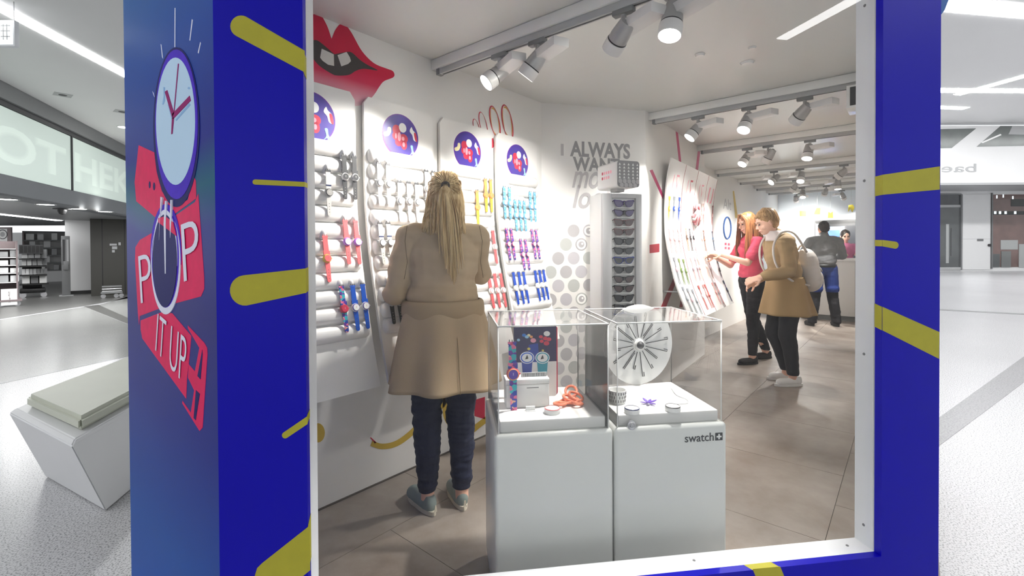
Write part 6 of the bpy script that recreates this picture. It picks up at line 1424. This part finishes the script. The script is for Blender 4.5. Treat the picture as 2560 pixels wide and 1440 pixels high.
fuse('hair', [('e', Lh(0, -.022, .036), (.083, .098, .098), Rh), ('e', Lh(0, -.055, -.005), (.078, .06, .085), Rh)], .006, 4, .006, 26, (1, 1, .6), W3, 'hair_sand')
S_ = []
for i in range(120):
    a = random.uniform(-3.1, 3.1); st = Lh(.02 * math.sin(a), -.03, .135); sd = Lh(.088 * math.sin(a), -.015 + .095 * math.cos(a) * (1 if math.cos(a) < 0 else .85), .085); en = Lh(.09 * math.sin(a), -.02 + .1 * math.cos(a) * (1 if math.cos(a) < 0 else .8), .02 + (.04 if math.cos(a) > .2 else -.05) + random.uniform(-.02, .02)); S_.append([st, sd, en])
strands('short_hair', S_, .0048, W3, 'hair_sand')
shoe(W3, (-.1, -.08, 0), (-.12, .17, 0), 'shoe_white', 'shoe_white', .042, .085); shoe(W3, (.1, -.12, 0), (.11, .13, 0), 'shoe_white', 'shoe_white', .042, .085)
# backpack on the back: a thing of its own
bp = empty('backpack', (p3.x, p3.y, .007), W3.rotation_euler[2], label='rounded white backpack on the back of the person in brown', cat='backpack')
mat('pack_white', '#dcd6d2', .6, var=.05, vscale=8, bump=.06, bscale=200); mat('pack_grey', '#8d8480', .6, var=.06)
Rp = Matrix.Rotation(-.12, 3, 'X'); pc = V((0, -.19, 1.08))
fuse('bag', [('e', pc + Rp @ V((0, 0, .06)), (.13, .085, .15), Rp), ('e', pc + Rp @ V((0, -.01, -.1)), (.135, .095, .11), Rp), ('e', pc + Rp @ V((0, .0, -.02)), (.14, .09, .18), Rp)], .007, 6, .003, 10, (1, 1, 1), bp, 'pack_white')
fuse('pocket', [('e', pc + Rp @ V((0, -.065, -.08)), (.095, .05, .085), Rp)], .007, 3, 0, 9, (1, 1, 1), bp, 'pack_white')
tube('pocket_zip', [pc + Rp @ V((.1 * math.cos(a), -.085 + .015 * abs(math.cos(a)), -.02 + .05 * math.sin(a))) for a in [math.pi * i / 14 for i in range(15)]], .006, 'pack_grey', bp, 6)
tube('top_handle', [pc + Rp @ V((x, .03 - .0, .19 + .05 * math.cos(x * 22))) for x in (-.06, -.04, -.02, 0, .02, .04, .06)], .009, 'pack_white', bp, 8)
for sx in (-1, 1): tube('shoulder_strap', spline([pc + V((sx * .09, .06, .17)), V((sx * .12, .0, 1.425)), V((sx * .12, .12, 1.432)), V((sx * .13, .195, 1.3)), V((sx * .15, .17, 1.12)), V((sx * .18, .05, .99)), pc + V((sx * .1, .04, -.14))], 5, closed=False), .010, 'pack_white', bp, 8)

# --- man at the counter, seen from behind
p4 = on_z(2060, 816, 0); W4 = person((p4.x, p4.y), math.radians(28), 'dark-haired man in grey shirt standing at the service counter')
kn, an = (V((-.13, .02, .48)), V((.13, .02, .48))), (V((-.18, -.01, .09)), V((.18, -.01, .09)))
hp, Lh, Rh = head((.01, .05, 1.595), (.1, 1, -.15), (0, .15, 1), 1.02)
aL, aR = V((-.2, .0, 1.39)), V((.2, .0, 1.39)); eL, eR = V((-.3, .08, 1.15)), V((.3, .08, 1.15)); hL, hR = V((-.17, .31, 1.135)), V((.19, .32, 1.135))
body = [('c', (0, .0, 1.44), .06, (.01, .025, 1.52), .056), ('e', (0, 0, 1.28), (.17, .11, .2)), ('e', (0, 0, 1.02), (.155, .11, .15)), ('c', (-.15, 0, 1.39), .06, (.15, 0, 1.39), .06)] + hp
for a, e_, h in ((aL, eL, hL), (aR, eR, hR)): body += [('c', a, .052, e_, .042), ('c', e_, .042, h, .03)]
body += hand(hL, (.3, .9, 0), (0, 0, -1), .4, 1) + hand(hR, (-.3, .9, 0), (0, 0, -1), .4, -1) + legs(.92, .09, kn, an) + [('c', a, .036, a + V((0, .0, -.03)), .034) for a in an] + [('c', a + V((0, 0, -.045)), .034, a + V((0, .13, -.055)), .026) for a in an]
fuse('body', body, .007, 4, parent=W4, m='skin'); face(W4, Lh, Rh)
fuse('trousers', legs(.94, .09, kn, (an[0] + V((0, 0, -.02)), an[1] + V((0, 0, -.02))), (.1, .082, .075, .068)), .008, 5, .006, 12, (.5, .5, 1.4), W4, 'trouser_black', .05)
fuse('shorts', legs(.94, .09, (V((-.12, .01, .62)), V((.12, .01, .62))), (V((-.12, .01, .6)), V((.12, .01, .6))), (.106, .096, .096, .096)) + [('e', (0, 0, .97), (.165, .122, .1))], .008, 4, .005, 10, (.5, .5, 1), W4, 'shorts_blue', .56)
sh = [('e', (0, 0, 1.28), (.2, .135, .22)), ('e', (0, 0, 1.08), (.178, .132, .16)), ('c', (-.15, 0, 1.4), .08, (.15, 0, 1.4), .08), ('c', (0, 0, 1.45), .075, (0, .01, 1.49), .068)]
for a, e_, h in ((aL, eL, hL), (aR, eR, hR)): sh += [('c', a, .078, e_, .068), ('c', e_, .066, e_.lerp(h, .3), .06)]
fuse('shirt', sh, .008, 4, .009, 10, (.7, .7, 1.4), W4, 'shirt_grey', 1.0)
loft('belt', [ringz(z, .176, .13, 0, 0, 30) for z in (1.01, .965)], W4, 'black', True, 1, .008)
fuse('hair', [('e', Lh(0, -.02, .036), (.082, .1, .092), Rh), ('e', Lh(0, -.055, .0), (.076, .06, .075), Rh)], .007, 3, .003, 30, (1, 1, 1), W4, 'hair_dark')
for sx in (-1, 1): shoe(W4, (sx * .18, -.07, 0), (sx * .2, .2, 0), 'shoe_black', 'shoe_black', .048, .08)
# --- seated person in pink behind the counter end
W5 = person((11.15, .95), math.radians(200), 'person in pink top behind the service counter by the screen')
hp, Lh, Rh = head((0, .03, 1.5), (0, 1, -.25), (0, .25, 1), 1.0); kn, an = (V((-.1, 0, .47)), V((.1, 0, .47))), (V((-.1, 0, .09)), V((.1, 0, .09)))
body = [('c', (0, .0, 1.33), .05, (0, .02, 1.42), .047), ('e', (0, 0, 1.2), (.145, .1, .17)), ('e', (0, 0, .98), (.145, .1, .15)), ('c', (-.12, 0, 1.29), .055, (.12, 0, 1.29), .055)] + hp + legs(.9, .08, kn, an) + [('c', a + V((0, 0, -.045)), .034, a + V((0, .13, -.055)), .026) for a in an]
for sx in (-1, 1):
    a, e_, h = V((sx * .16, 0, 1.29)), V((sx * .22, .06, 1.12)), V((sx * .12, .28, 1.16)); body += [('c', a, .046, e_, .037), ('c', e_, .037, h, .026)] + hand(h, (-sx * .3, .9, 0), (0, 0, -1), .4, -sx)
fuse('body', body, .008, 4, parent=W5, m='skin_fair'); face(W5, Lh, Rh)
fuse('top', [('e', (0, 0, 1.2), (.165, .12, .19)), ('e', (0, 0, 1.0), (.165, .12, .16)), ('c', (-.13, 0, 1.29), .07, (.13, 0, 1.29), .07)] + [('c', V((sx * .16, 0, 1.29)), .064, V((sx * .22, .06, 1.12)), .054) for sx in (-1, 1)], .008, 4, .005, 12, (1, 1, 1), W5, mat('top_rose', '#d87aa0', .7, var=.05), .9)
fuse('trousers', legs(.92, .085, kn, an, (.096, .07, .06, .05)) + [('e', (0, 0, .95), (.155, .112, .1))], .009, 4, 0, 9, (1, 1, 1), W5, 'trouser_black', .06)
fuse('hair', [('e', Lh(0, -.022, .03), (.084, .1, .098), Rh), ('e', Lh(0, -.055, -.03), (.08, .06, .1), Rh)], .008, 3, .004, 20, (1, 1, .4), W5, 'hair_dark')
for sx in (-1, 1): shoe(W5, (sx * .1, -.07, 0), (sx * .11, .17, 0), 'shoe_black', 'shoe_black')
